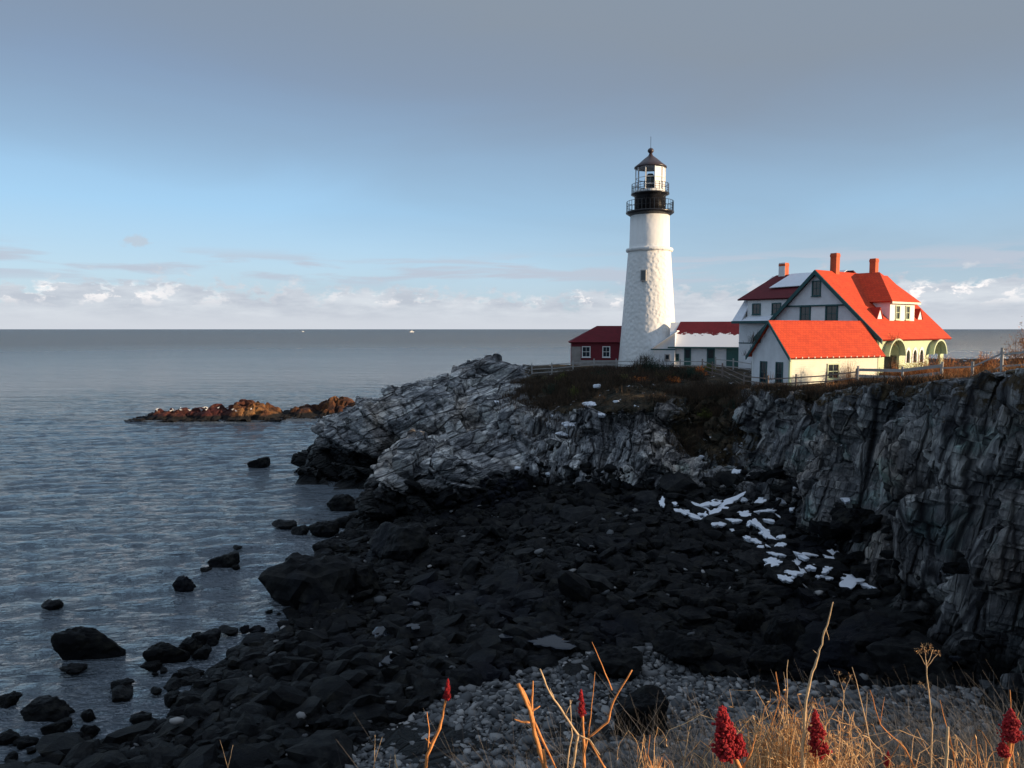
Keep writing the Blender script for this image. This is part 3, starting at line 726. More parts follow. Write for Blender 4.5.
for (zn, gg), ids in zones.items():
    for key, lab in ((lambda i: -sel[i][2], 'largest dark boulder'), (lambda i: sel[i][2], 'smallest dark boulder'), (lambda i: sel[i][0] / sel[i][1], 'leftmost dark boulder'), (lambda i: -sel[i][0] / sel[i][1], 'rightmost dark boulder'),
                     (lambda i: sel[i][1], 'nearest dark boulder'), (lambda i: -sel[i][1], 'farthest dark boulder')):
        c = [i for i in ids if i not in special]
        if c: special[min(c, key=key)] = lab + ' on the ' + zn
for i, ((bx, by, r), bz_) in enumerate(zip(sel, big_h)):
    zn, gg = zone(bx, by)
    boulder((bx, by, bz_ + r * 0.12), (r * random.uniform(.9, 1.25), r * random.uniform(.8, 1.1), r * random.uniform(.5, .85)), random.uniform(0, 6.3), i,
            special.get(i, 'dark weed-covered boulder packed among others on the ' + zn), gg)

def rockpile(name, pts, sizes, sub, m, flat=0.6, sink=0.1, seeds=10, z_add=0.0, kind='stuff', soft=14, smooth=False):
    protos = [rock(sub, 500 + k, 8, 0.0 if sub < 2 else .08, soft) for k in range(seeds)]
    hh_ = height(pts[:, 0], pts[:, 1]); Vs, Ts, Rs = [], [], []; off = 0
    for i, (p, r) in enumerate(zip(pts, sizes)):
        v, f = protos[i % seeds]; a = rng.uniform(0, 6.28); ca, sa = math.cos(a), math.sin(a); tl = rng.normal(0, .25, 2)
        s = r * rng.uniform(.75, 1.25, 3) * np.array([1.15, 1, flat]); q_ = v * s
        q_ = np.stack([q_[:, 0] * ca - q_[:, 1] * sa, q_[:, 0] * sa + q_[:, 1] * ca, q_[:, 2] + q_[:, 0] * tl[0] + q_[:, 1] * tl[1]], 1)
        q_ += np.array([p[0], p[1], hh_[i] + r * sink + z_add]); Vs.append(q_); Ts.append(f + off); Rs.append(np.full(len(v), rng.random())); off += len(v)
    return tag(link_np(name, np.concatenate(Vs), np.concatenate(Ts), m, None, smooth, {'rnd': np.concatenate(Rs)}), kind=kind)
lp = land[255:]; nr = min(9500, len(lp)); lp = lp[:nr]
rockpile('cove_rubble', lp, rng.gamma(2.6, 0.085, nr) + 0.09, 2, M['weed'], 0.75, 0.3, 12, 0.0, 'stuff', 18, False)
near = cx1[incob]
cobx = []
while len(cobx) < 21000:
    c_ = np.stack([rng.uniform(-8, 20, 20000), rng.uniform(19, 36, 20000)], 1); k = pip(c_[:, 0], c_[:, 1], cob) & pip(c_[:, 0], c_[:, 1], CS) & ~pip(c_[:, 0], c_[:, 1], CF)
    cobx += list(c_[k])
cobx = np.array(cobx[:21000])
rockpile('cobbles', cobx, rng.gamma(2.6, 0.026, 21000) + 0.03, 1, M['pebble'], 0.6, 0.45, 12, 0.0, 'stuff', 7, True)
# a thinner spread of pale stones mixed into the dark rubble
k = rng.choice(len(land), 900); lp2 = land[k] + rng.normal(0, .4, (900, 2))
rockpile('scattered_stones', lp2, rng.gamma(3.0, 0.024, 900) + 0.04, 1, M['pebble'], 0.6, 2.2, 10, 0.0, 'stuff', 6, True)

# BVH of the built ground for things that sit on it
dg = bpy.context.evaluated_depsgraph_get(); dg.update()
def drop(x_, y_, z0=40):
    ok_, loc, nor, i_, o_, m_ = scene.ray_cast(bpy.context.evaluated_depsgraph_get(), Vector((x_, y_, z0)), Vector((0, 0, -1)))
    return (loc, nor) if ok_ else (Vector((x_, y_, H(x_, y_))), Vector((0, 0, 1)))
def hit_px(px, py):
    d = Vector(ray(px, py)).normalized()
    o0 = Vector((0, 0, CZ)) + d * 14
    ok_, loc, nor, i_, o_, m_ = scene.ray_cast(bpy.context.evaluated_depsgraph_get(), o0, d)
    return (loc, nor) if ok_ else None

# ------------------------------------------------------------------ lighthouse
TX, TY, TZ = 17.7, 97.0, 10.9
TK = 97.0 / 87.0
def pz(row): return (at_y(646, row, TY)[2] - TZ) / TK
lh = empty('lighthouse', (TX, TY, TZ), label='tall white conical stone lighthouse with black lantern gallery', cat='lighthouse')
lh.scale = (TK,) * 3
zb, zg = pz(250), pz(212.5)
prof = [(3.75, -1.0), (3.50, 0.2), (3.42, 0.8)]
for i in range(1, 15):
    k = i / 14; prof.append((3.42 + (2.42 - 3.42) * (k ** 0.92), 0.8 + (zb - 0.8) * k))
prof += [(2.42, zb), (2.30, zb + .3), (2.22, zg)]
MB().lathe(prof, 72).build('tower_shaft', M['tower'], lh, True)
MB().lathe([(2.40, zb - .28), (2.66, zb - .2), (2.70, zb), (2.66, zb + .12), (2.28, zb + .24)], 64).build('belt_course', M['tower'], lh, True)
def on_tower(angle, r, z, w, h, d, name, m, parent):
    mb = MB(); ca, sa = math.cos(angle), math.sin(angle); pts = []
    i = len(mb.v)
    for rr in (r - d, r):
        for a, b in ((-w / 2, -h / 2), (w / 2, -h / 2), (w / 2, h / 2), (-w / 2, h / 2)):
            mb.v.append((ca * rr - sa * a, sa * rr + ca * a, z + b))
    mb.f += [(3, 2, 1, 0), (4, 5, 6, 7), (0, 1, 5, 4), (1, 2, 6, 5), (2, 3, 7, 6), (3, 0, 4, 7)]
    return mb.build(name, m, parent)
zw = pz(277); rw_ = 2.95; aw = math.atan2(-1, -.42)
wn = on_tower(aw, rw_ + .05, zw, .62, 1.25, .35, 'window', M['greywood'], lh)
on_tower(aw, rw_ + .08, zw, .44, 1.02, .1, 'pane', M['glass'], wn)
zlow = zg
MB().lathe([(2.2, zlow - .45), (2.55, zlow - .22), (2.74, zlow - .1), (2.74, zlow + .06), (1.7, zlow + .08)], 48).build('gallery_deck', M['black'], lh, True)
zu = pz(194.3)
MB().lathe([(1.78, zlow), (1.78, zu - .3), (1.95, zu - .15), (2.18, zu - .06), (2.18, zu + .08), (1.5, zu + .1)], 48).build('watch_room', M['black'], lh, True)
def railing(r, z0, h, n, name):
    mb = MB()
    for k in range(n):
        a = 2 * math.pi * k / n; c_ = (r * math.cos(a), r * math.sin(a)); mb.tube([(c_[0], c_[1], z0), (c_[0], c_[1], z0 + h)], .022 if k % 3 else .035, 5)
    for zz in (h, h * .5):
        ring_ = [(r * math.cos(2 * math.pi * k / 48), r * math.sin(2 * math.pi * k / 48), z0 + zz) for k in range(49)]
        mb.tube(ring_, .03, 5)
    return mb.build(name, M['black'], lh)
railing(2.66, zlow + .05, 1.15, 36, 'gallery_railing'); railing(2.10, zu + .05, 1.05, 30, 'lantern_railing')
zr = pz(167.5); nl = 10; r_l = 1.66; a0 = aw - math.pi / nl * 2.35
MB().lathe([(1.70, zu + .05), (1.70, zu + .38), (1.62, zu + .40)], nl * 4).build('lantern_wall', M['white'], lh)
lan = MB()
for k in range(nl):
    a = a0 + 2 * math.pi * k / nl; lan.tube([(r_l * math.cos(a), r_l * math.sin(a), zu + .3), (r_l * math.cos(a), r_l * math.sin(a), zr)], .055, 6)
for zz in (.38, .95, 1.75, zr - zu):
    lan.tube([(r_l * math.cos(a0 + 2 * math.pi * k / nl), r_l * math.sin(a0 + 2 * math.pi * k / nl), zu + zz) for k in range(nl + 1)], .04, 5)
lf = lan.build('lantern_frame', M['white'], lh)
for k in range(nl):
    a, b = a0 + 2 * math.pi * k / nl, a0 + 2 * math.pi * (k + 1) / nl; rr = r_l - .03
    p = [(rr * math.cos(a), rr * math.sin(a), zu + .38), (rr * math.cos(b), rr * math.sin(b), zu + .38), (rr * math.cos(b), rr * math.sin(b), zr), (rr * math.cos(a), rr * math.sin(a), zr)]
    mid = (a + b) / 2; blind = math.cos(mid - math.atan2(-.25, 1)) > 0.1      # blinds drawn on the sunny side
    n_ = Vector((math.cos(mid), math.sin(mid), 0)) * -.02
    pn = MB().extrude(p, n_).build('pane', M['curtain'] if blind else M['clear'], lf)
    if blind: pn['label'] = 'blind drawn white lantern pane'
MB().lathe([(.3, zu + .3), (.62, zu + .7), (.75, zu + 1.2), (.62, zu + 1.8), (.3, zu + 2.3)], 24).build('lens', M['lens'], lh, True)
za = pz(156)
MB().lathe([(1.60, zr - .05), (1.84, zr - .08), (1.84, zr + .05), (1.35, zr + .42), (.75, zr + .95), (.30, za), (.16, za + .25)], nl * 4, closed=True).build('roof', M['copper'], lh, True)
MB().lathe([(.12, za + .1), (.18, za + .3), (.34, za + .48), (.36, za + .62), (.26, za + .80), (.08, za + .90)], 20).build('vent_ball', M['copper'], lh, True)
MB().tube([(0, 0, za + .8), (0, 0, pz(136.5))], .025, 5).build('lightning_rod', M['black'], lh)

# ------------------------------------------------------------------ buildings
def window(parent, side, u, z0, w, h, off, framem='teal', muntin=True, fr=0.10, name='window'):
    """side 'y': on a wall facing -y at y=off; side 'x': on a wall facing -x at x=off. u = centre along the wall"""
    mb = MB()
    def bx(a0_, a1_, b0, b1, d0, d1, M_=mb):
        if side == 'y': M_.box(a0_, a1_, off - d1, off - d0, b0, b1)
        else: M_.box(off - d1, off - d0, a0_, a1_, b0, b1)
    x0, x1, z1 = u - w / 2, u + w / 2, z0 + h
    bx(x0 - fr, x0, z0 - fr, z1 + fr, -.05, .07); bx(x1, x1 + fr, z0 - fr, z1 + fr, -.05, .07)
    bx(x0, x1, z1, z1 + fr, -.05, .07); bx(x0, x1, z0 - fr, z0, -.05, .07)
    if muntin:
        bx(x0, x1, z0 + h / 2 - .025, z0 + h / 2 + .025, -.02, .05); bx(u - .015, u + .015, z0, z1, -.015, .035)
    f = mb.build(name, M[framem], parent)
    g = MB(); bx(x0, x1, z0, z1, -.04, .012, g); g.build('pane', M['glass'], f)
    s = MB(); bx(x0 - fr - .05, x1 + fr + .05, z0 - fr - .06, z0 - fr, -.05, .14, s); s.build('sill', M[framem], f)
    return f

# --- small garage-like house with the bright red roof
GZ = 11.2
gh = empty('oil_house', (22.4, 60, GZ), math.atan2(.39, .92), label='small white outbuilding with bright orange red gable roof in front of the big house', cat='house')
L, W_, EH, RH = 9.8, 4.4, 2.75, 5.3
mb = MB(); mb.extrude([(0, 0, -1), (0, W_, -1), (0, W_, EH), (0, W_ / 2, RH), (0, 0, EH)], (L, 0, 0)); wl = mb.build('wall', M['siding'], gh)
MB().box(.14, L - .14, -.025, 0.0, -.9, EH).build('front_wall', M['cream'], gh)
sl_ = (RH - EH) / (W_ / 2); ov = .42
slope_slab('roof', (-.35, -ov, EH - sl_ * ov + .22), (L + .35, -ov, EH - sl_ * ov + .22), (L + .35, W_ / 2, RH + .22), (-.35, W_ / 2, RH + .22), .12, M['redroof'], gh)
slope_slab('roof', (L + .35, W_ + ov, EH - sl_ * ov + .22), (-.35, W_ + ov, EH - sl_ * ov + .22), (-.35, W_ / 2, RH + .22), (L + .35, W_ / 2, RH + .22), .12, M['redroof'], gh)
for sg in (-1, 1):
    yo = W_ / 2 + sg * (W_ / 2 + ov)
    MB().extrude([(-.42, yo, EH - sl_ * ov - .10), (-.42, W_ / 2, RH - .06), (-.42, W_ / 2, RH + .20), (-.42, yo, EH - sl_ * ov + .20)], (.10, 0, 0)).build('bargeboard', M['teal'], gh)
for k in range(15): MB().box(.2 + k * .66, .28 + k * .66, -ov, 0, EH - .32, EH - .20).build('rafter_tail', M['cream'], gh)
window(gh, 'x', 1.15, .35, .62, 1.65, 0); window(gh, 'x', 3.0, .35, .62, 1.65, 0)
window(gh, 'y', 4.6, .75, 1.1, 1.1, -.025, 'olive')
MB().box(-.03, .14, -.05, .12, -.9, EH).build('corner_board', M['olive'], gh); MB().box(L - .14, L + .03, -.05, .12, -.9, EH).build('corner_board', M['olive'], gh)
MB().box(-.03, .10, W_ - .1, W_ + .03, -.9, EH).build('corner_board', M['white'], gh)

# --- keeper's house
KZ = 12.0
kh = empty('keepers_house', (32.1, 65.2, KZ), math.atan2(.6, .8), label='large white shingled house with steep red roof, three chimneys and arched porch', cat='house')
HW = 6.0; PK = 9.45; SL = .985; LX = 12.5
def rz_(y): return PK - SL * abs(y - HW)
# main body behind the porch
body = MB(); body.extrude([(0, 2.0, -1), (0, 12, -1), (0, 12, rz_(12) - .15), (0, HW, PK - .15), (0, 2.0, rz_(2.0) - .15)], (LX, 0, 0)).build('wall', M['siding'], kh)
# porch face with two big arches and three small pointed windows
def arch_wall(x0, x1, z0, z1, holes, y, th, name, m):
    """holes: (xc, halfwidth, z spring, pointed)"""
    mb = MB(); cur = x0
    for xc, hw, zs, pointed in holes:
        mb.box(cur, xc - hw, y, y + th, z0, z1)
        n = 14; pts = []
        for k in range(n + 1):
            a = math.pi - math.pi * k / n
            pts.append((xc + hw * math.cos(a), zs + hw * math.sin(a) * (1.5 if pointed else 1) * (1 if not pointed else (1 - .25 * abs(math.cos(a))))))
        for k in range(n):
            (a0_, b0), (a1_, b1) = pts[k], pts[k + 1]
            mb.extrude([(a0_, y, b0), (a1_, y, b1), (a1_, y, max(z1, b1 + .25)), (a0_, y, max(z1, b0 + .25))], (0, th, 0))
        if pointed: mb.box(xc - hw, xc + hw, y, y + th, z0, .9)
        cur = xc + hw
    mb.box(cur, x1, y, y + th, z0, z1)
    return mb.build(name, m, kh)
EZ = rz_(0)
arch_wall(0, LX, -1, EZ - .1, [(2.3, 1.35, 1.55, False), (5.3, .36, 1.55, True), (6.6, .36, 1.55, True), (7.9, .36, 1.55, True), (10.6, 1.2, 1.6, False)], 0, .22, 'porch_wall', M['olive'])
for xc in (5.3, 6.6, 7.9):
    n = 10; out_ = []
    for s_, (hw, ht) in ((1, (.52, .78)), (-1, (.34, .52))):
        seq = [(xc + hw * math.cos(math.pi * k / n), 1.55 + ht * math.sin(math.pi * k / n)) for k in range(n + 1)]
        out_.append(seq)
    mb = MB()
    for k in range(n): mb.extrude([(out_[0][k][0], -.04, out_[0][k][1]), (out_[0][k + 1][0], -.04, out_[0][k + 1][1]), (out_[1][k + 1][0], -.04, out_[1][k + 1][1]), (out_[1][k][0], -.04, out_[1][k][1])], (0, .1, 0))
    mb.box(xc - .52, xc - .34, -.04, .06, .85, 1.55); mb.box(xc + .34, xc + .52, -.04, .06, .85, 1.55)
    f = mb.build('window', M['white'], kh); MB().box(xc - .35, xc + .35, .12, .16, .9, 2.15).build('pane', M['glass'], f)
for xc, hw in ((2.3, 1.35), (10.6, 1.2)):
    n = 16; mb = MB()
    for k in range(n):
        a, b = math.pi * k / n, math.pi * (k + 1) / n
        mb.extrude([(xc + r_ * math.cos(q_), -.55, 1.6 + r_ * math.sin(q_)) for q_, r_ in ((a, hw + .22), (b, hw + .22), (b, hw + .08), (a, hw + .08))], (0, 1.4, 0))
    mb.build('arch_hood', M['olive'], kh)
MB().box(-.02, .2, .22, 2.0, -1, 1.0).build('porch_rail_panel', M['olive'], kh)
MB().extrude([(0, 0.0, EZ - .5), (0, 2.0, EZ - .5), (0, 2.0, rz_(2.0) - .15), (0, 0.22, EZ - .05)], (.15, 0, 0)).build('porch_gable_end', M['teal'], kh)
MB().box(LX - .2, LX, .22, .42, -1, EZ - .1).build('porch_post', M['olive'], kh)
ov = .5; th_ = .16
def ry(y): return PK + .05 - SL * abs(y - HW)
slope_slab('roof', (-.45, -ov, ry(-ov)), (LX + .5, -ov, ry(-ov)), (LX + .5, HW, PK + .05), (-.45, HW, PK + .05), th_, M['redroof'], kh)
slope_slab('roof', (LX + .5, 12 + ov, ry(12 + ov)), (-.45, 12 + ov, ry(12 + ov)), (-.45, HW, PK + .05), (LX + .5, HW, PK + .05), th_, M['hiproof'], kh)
for sg in (-1, 1):
    ye = HW + sg * (HW + ov)
    MB().extrude([(-.58, ye, ry(ye) - .42), (-.58, HW, PK - .40), (-.58, HW, PK + .02), (-.58, ye, ry(ye) + .0)], (.14, 0, 0)).build('bargeboard', M['teal'], kh)
# jettied attic triangle and its trim
zt = 6.25; yh = (PK - zt) / SL
MB().extrude([(-.14, HW - yh + .35, zt), (-.14, HW + yh - .35, zt), (-.14, HW, PK - .35)], (.15, 0, 0)).build('attic_wall', M['siding'], kh)
MB().box(-.2, .0, HW - yh + .1, HW + yh - .1, zt - .14, zt).build('trim_board', M['teal'], kh)
window(kh, 'x', HW + .0, 7.15, .70, 1.25, -.14, 'teal'); window(kh, 'x', 7.15, 4.75, .85, 1.3, 0, 'teal', True, .14); window(kh, 'x', 4.5, 4.75, .95, 1.3, 0, 'teal', True, .14)
MB().box(-.03, .0, 5.15, 6.55, 4.6, 6.1).build('white_panel', M['white'], kh)
MB().box(-.10, .0, 0.4, 11.6, 3.55, 3.75).build('trim_board', M['teal'], kh)
MB().box(-.05, .0, 1.4, 2.2, 2.2, 3.5).build('porch_screen', M['teal'], kh)
# dormer
dx0, dx1, dy0 = 4.1, 8.8, 1.2; DE = 6.5
dm = MB().box(dx0, dx1, dy0, HW - .6, 3.8, DE).build('dormer', M['white'], kh)
for k, u in enumerate((5.5, 6.45, 7.4)):
    if k != 1: window(dm, 'y', u, 4.95, .62, 1.15, dy0, 'olive')
ax = 6.45; ap = (ax, 3.5, PK - .02); rb = (ax, HW + .1, PK - .02); e = .4
zr0 = DE + .02
slope_slab('dormer_roof', (dx0 - e, dy0 - e, zr0), (dx1 + e, dy0 - e, zr0), ap, ap, .10, M['redroof'], dm)
slope_slab('dormer_roof', (dx0 - e, HW + .1, zr0), (dx0 - e, dy0 - e, zr0), ap, rb, .10, M['redroof'], dm)
slope_slab('dormer_roof', (dx1 + e, dy0 - e, zr0), (dx1 + e, HW + .1, zr0), rb, ap, .10, M['redroof'], dm)
MB().box(dx0 - e, dx1 + e, dy0 - e, dy0 - e + .06, zr0 - .2, zr0 - .02).build('fascia', M['cream'], dm)
for xc in (2.6, 10.3):
    y0_ = 1.35; zz = ry(y0_); w2 = .42
    lv = MB(); lv.extrude([(xc - w2, y0_, zz - .05), (xc + w2, y0_, zz - .05), (xc, y0_, zz + .85)], (0, .8, 0)); lvo = lv.build('roof_louvre', M['white'], kh)
    MB().extrude([(xc - w2 - .1, y0_ - .05, zz - .02), (xc, y0_ - .05, zz + .95), (xc, y0_ - .05, zz + 1.06), (xc - w2 - .2, y0_ - .05, zz)], (0, 1.1, 0)).extrude([(xc + w2 + .1, y0_ - .05, zz - .02), (xc + w2 + .2, y0_ - .05, zz), (xc, y0_ - .05, zz + 1.06), (xc, y0_ - .05, zz + .95)], (0, 1.1, 0)).build('louvre_roof', M['redroof'], lvo)
def chimney(cx_, cy_, ztop, w=.8):
    c = MB().box(cx_ - w / 2, cx_ + w / 2, cy_ - w / 2, cy_ + w / 2, 7.5, ztop - .35).build('chimney', M['brick'], kh)
    MB().box(cx_ - w / 2 - .03, cx_ + w / 2 + .03, cy_ - w / 2 - .03, cy_ + w / 2 + .03, ztop - .35, ztop - .12).box(cx_ - w / 2, cx_ + w / 2, cy_ - w / 2, cy_ + w / 2, ztop - .12, ztop).build('chimney_cap', M['brick'], c)
    return c
chimney(2.9, HW, 11.2, .62); chimney(10.2, HW, 11.1, .62)
# rear wing with flared roof and a long dormer
wy0, wy1 = 8.0, 15.0
WE, WK, WR = 4.9, 7.35, 9.75
wx = .6
MB().box(wx, 12, 11.5, wy1, -1, 4.6).build('wing_wall', M['siding'], kh)
MB().box(wx + .02, 12, 8.0, 11.6, 2.6, 5.2).build('wing_wall', M['siding'], kh)
MB().extrude([(wx + .3, wy1 - .02, 4.5), (11.6, wy1 - .02, 4.5), (11.1, wy1 - .02, WK - .1), (6.2, wy1 - .02, WR - .1), (wx + 1.2, wy1 - .02, WK - .1)], (0, -.3, 0)).build('wing_gable', M['siding'], kh)
slope_slab('wing_roof', (wx - .7, wy1 + .4, WE - .1), (wx - .7, 14.3, WE - .1), (wx + 1.2, 14.3, WK - .1), (wx + 1.2, wy1 + .1, WK - .1), .12, M['snow'], kh)
slope_slab('wing_roof', (wx - .7, 14.3, WE - .1), (wx - .7, wy0, WE - .1), (wx + .40, wy0, WE + .42), (wx + .40, 14.3, WE + .42), .12, M['snow'], kh)
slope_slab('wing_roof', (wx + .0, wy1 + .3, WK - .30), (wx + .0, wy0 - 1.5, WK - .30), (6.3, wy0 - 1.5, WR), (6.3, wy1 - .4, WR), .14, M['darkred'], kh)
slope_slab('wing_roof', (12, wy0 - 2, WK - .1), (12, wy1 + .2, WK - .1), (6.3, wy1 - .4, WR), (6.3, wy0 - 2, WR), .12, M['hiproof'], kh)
MB().box(wx - .8, wx - .62, wy0, wy1 + .4, WE - .34, WE - .08).build('fascia', M['teal'], kh)
MB().box(wx - .03, wx, 11.4, wy1, 2.5, 2.62).build('trim_board', M['teal'], kh)
wd = MB().box(wx + .35, 3.4, 8.0, 14.3, 5.2, WK - .3).build('dormer', M['white'], kh)
[window(wd, 'x', u_, 5.55, w__, .95, wx + .35) for u_, w__ in ((13.2, .8), (10.9, .85), (9.4, .8))]
slope_slab('snow_cover', (2.6, 12.9, WK - .30 + 1.135), (2.9, wy0 - 1.4, WK - .30 + 1.27), (6.2, wy0 - 1.4, WR + .02), (6.0, 12.6, WR - .02), -.06, M['snow'], kh)
cc = chimney(6.3, 13.7, 11.0, .72); MB().box(5.925, 5.94, 13.32, 14.08, 9, 10.98).build('white_side', M['white'], cc)  # thin white plate on one face of this chimney

# --- long low white building between tower and house
lb = empty('low_building', (19.15, 91.0, 11.25), math.atan2(-2.0, 7.3), label='long low white building with patchy snow on its dark red roof beside the tower', cat='building')
lb.scale = (1.09,) * 3
LL = 7.6; LE = 2.65; LR = 5.2
MB().extrude([(0, 0, -1), (0, 5, -1), (0, 5, LE), (0, 2.5, LR - .1), (0, 0, LE)], (LL, 0, 0)).build('wall', M['siding'], lb)
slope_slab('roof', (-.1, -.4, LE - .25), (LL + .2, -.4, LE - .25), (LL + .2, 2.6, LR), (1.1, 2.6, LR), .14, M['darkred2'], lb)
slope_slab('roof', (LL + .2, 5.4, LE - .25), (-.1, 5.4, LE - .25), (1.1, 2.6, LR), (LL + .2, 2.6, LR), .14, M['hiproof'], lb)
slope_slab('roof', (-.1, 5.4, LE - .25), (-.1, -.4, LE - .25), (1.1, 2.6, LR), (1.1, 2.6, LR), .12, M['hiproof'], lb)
MB().box(-.1, LL + .2, -.45, -.38, LE - .42, LE - .26).build('fascia', M['teal'], lb)
for u, wd_, h0, hh_ in ((2.05, .75, .1, 2.1), (4.55, .85, .1, 2.1)):
    d_ = MB().box(u - wd_ / 2, u + wd_ / 2, -.08, 0, -.2, 2.25).build('door', M['teal'], lb)
    MB().box(u - wd_ / 2 + .12, u + wd_ / 2 - .12, -.10, -.078, 1.15, 2.05).build('pane', M['glass'], d_)
MB().box(6.2, LL, -.1, 0, -.6, 2.3).build('double_door', M['teal'], lb)
window(lb, 'y', .85, .9, .35, .6, 0)
# --- small snowy lean-to against the tower
sh = empty('lean_to_shed', (17.35, 91.2, 11.25), math.atan2(-.35, 1), label='small white lean-to shed with snow-covered roof touching the lighthouse foot', cat='shed')
sh.scale = (1.1,) * 3
MB().extrude([(0, 0, -1), (2.3, 0, -1), (2.3, 0, 3.9), (0, 0, 2.3)], (0, 3.5, 0)).build('wall', M['siding'], sh)
slope_slab('roof', (-.3, -.3, 2.2), (-.3, 3.6, 2.2), (2.5, 3.6, 4.15), (2.5, -.3, 4.15), -.12, M['snow'], sh)
MB().box(-.3, 2.4, -.34, -.30, 2.0, 2.14).build('fascia', M['teal'], sh)
window(sh, 'y', 1.5, 1.0, .35, .45, 0, 'greywood', False)

# --- maroon building left of the tower
rb_ = empty('maroon_building', (7.9, 98.5, 11.3), -.05, label='low maroon building with hipped red roof and two windows left of the lighthouse', cat='building')
rb_.scale = (1.08,) * 3
MB().box(0, 7.4, 0, 5, -1, 2.9).build('wall', M['maroon'], rb_)
MB().box(-.04, 1.1, -.04, .3, -1, 2.2).build('stone_pier', M['stone'], rb_)
MB().box(-.02, 7.42, -.05, -.001, -1, .55).build('foundation', M['stone'], rb_)
he, hr = 2.75, 4.75
slope_slab('roof', (-.35, -.4, he), (7.7, -.4, he), (7.7, 2.5, hr), (3.2, 2.5, hr), .12, M['hiproof'], rb_)
slope_slab('roof', (7.7, 5.4, he), (-.35, 5.4, he), (3.2, 2.5, hr), (7.7, 2.5, hr), .12, M['hiproof'], rb_)
slope_slab('roof', (-.35, 5.4, he), (-.35, -.4, he), (3.2, 2.5, hr), (3.2, 2.5, hr), .12, M['hiproof'], rb_)
window(rb_, 'y', 1.75, 1.0, .85, 1.15, 0, 'white'); window(rb_, 'y', 4.2, 1.0, .75, 1.15, 0, 'white')

# ------------------------------------------------------------------ fences
def fence(label, pts, m, nr=3, h=1.05, rr=.055, group='post and rail fences along the cliff', plank=None):
    """pts: (x, y) posts, dropped on the ground"""
    P3 = [Vector((p[0], p[1], H(p[0], p[1]) if len(p) < 3 else p[2])) for p in pts]
    root = empty('fence', P3[0], label=label, cat='fence', group=group)
    o = P3[0]
    for p in P3:
        q_ = p - o; MB().tube([q_ + Vector((0, 0, -.4)), q_ + Vector((random.uniform(-.03, .03), 0, h + .12))], .075, 7).build('post', M[m], root)
    for k in range(len(P3) - 1):
        a, b = P3[k] - o, P3[k + 1] - o
        for j in range(nr):
            z_ = h * (j + .75) / (nr - .2) - .12; off = Vector((0, -.08, z_)); e1, e2 = random.uniform(-.03, .03), random.uniform(-.03, .03)
            d = (b - a).normalized(); up = Vector((0, 0, plank or .045))
            a_, b_ = a + off + Vector((0, 0, e1)), b + off + Vector((0, 0, e2))
            s_ = MB(); s_.extrude([a_ - up / 1, b_ - up / 1, b_ + up / 1, a_ + up / 1], (0, -.04, 0)); s_.build('rail', M[m], root)
    return root
def pxs(lst): return [at_y(px, 384, Y_)[:2] for px, Y_ in lst]
fence('weathered rail fence in front of the maroon building and the lighthouse foot', pxs([(532, 84), (552, 84), (573, 84), (594, 84), (616, 84), (637, 83), (658, 82), (680, 80), (702, 77)]), 'greywood', 3, 1.15)
fence('weathered rail fence running towards the small red-roofed outbuilding', pxs([(702, 77), (712, 73), (722, 69.5), (744, 64.5), (768, 59)]), 'wood', 3, 1.15)
fence('brown rail fence right in front of the small red-roofed outbuilding', pxs([(768, 59), (796, 57.5), (826, 56.6), (856, 56)]), 'wood', 3, 1.15)
fence('silver plank fence right of the small red-roofed outbuilding', pxs([(858, 55), (902, 49.5), (941, 47.5)]), 'greywood', 3, 1.3, plank=.10)
fence('short sloping fence climbing the brushy rise by the near cliff top', pxs([(941, 47.5), (972, 42), (1001, 37)]), 'greywood', 2, 1.15)
fence('fence at the right border on the brushy rise', pxs([(1001, 37), (1045, 34), (1095, 32)]), 'greywood', 2, 1.1)
fence('fence beyond the orange shrub leading to the low white building', pxs([(715, 78), (733, 75), (752, 71)]), 'greywood', 2, 1.1)

# ------------------------------------------------------------------ plants
def blades(n, posfn, hgt, wid, lean, segs=2, curl=.3, seed=1):
    """many thin three-sided blades as arrays; posfn(k)->(k,3)"""
    rg = np.random.default_rng(seed); P = posfn(n); a = rg.uniform(0, 6.283, n); h = hgt * rg.uniform(.45, 1.15, n); ln = lean * rg.uniform(0, 1, n) * h
    dx, dy = np.cos(a), np.sin(a); Vs = []; w0 = wid * rg.uniform(.6, 1.3, n); b = rg.uniform(0, 6.283, n); wx_, wy_ = np.cos(b), np.sin(b)
    for s in range(segs + 1):
        k = s / segs; cx_ = P[:, 0] + dx * ln * k ** 1.6; cy_ = P[:, 1] + dy * ln * k ** 1.6; cz_ = P[:, 2] + h * (k - curl * k * k * .5)
        ww = w0 * (1 - k * .75)
        Vs.append(np.stack([cx_ - wx_ * ww, cy_ - wy_ * ww, cz_], 1)); Vs.append(np.stack([cx_ + wx_ * ww, cy_ + wy_ * ww, cz_], 1))
    Vv = np.stack(Vs, 1).reshape(-1, 3); m = 2 * (segs + 1); base_ = (np.arange(n) * m)[:, None]
    Fq = np.concatenate([base_ + np.array([[2 * s, 2 * s + 1, 2 * s + 3, 2 * s + 2]]) for s in range(segs)], 0)
    return Vv, Fq, np.repeat(rg.random(n), m)
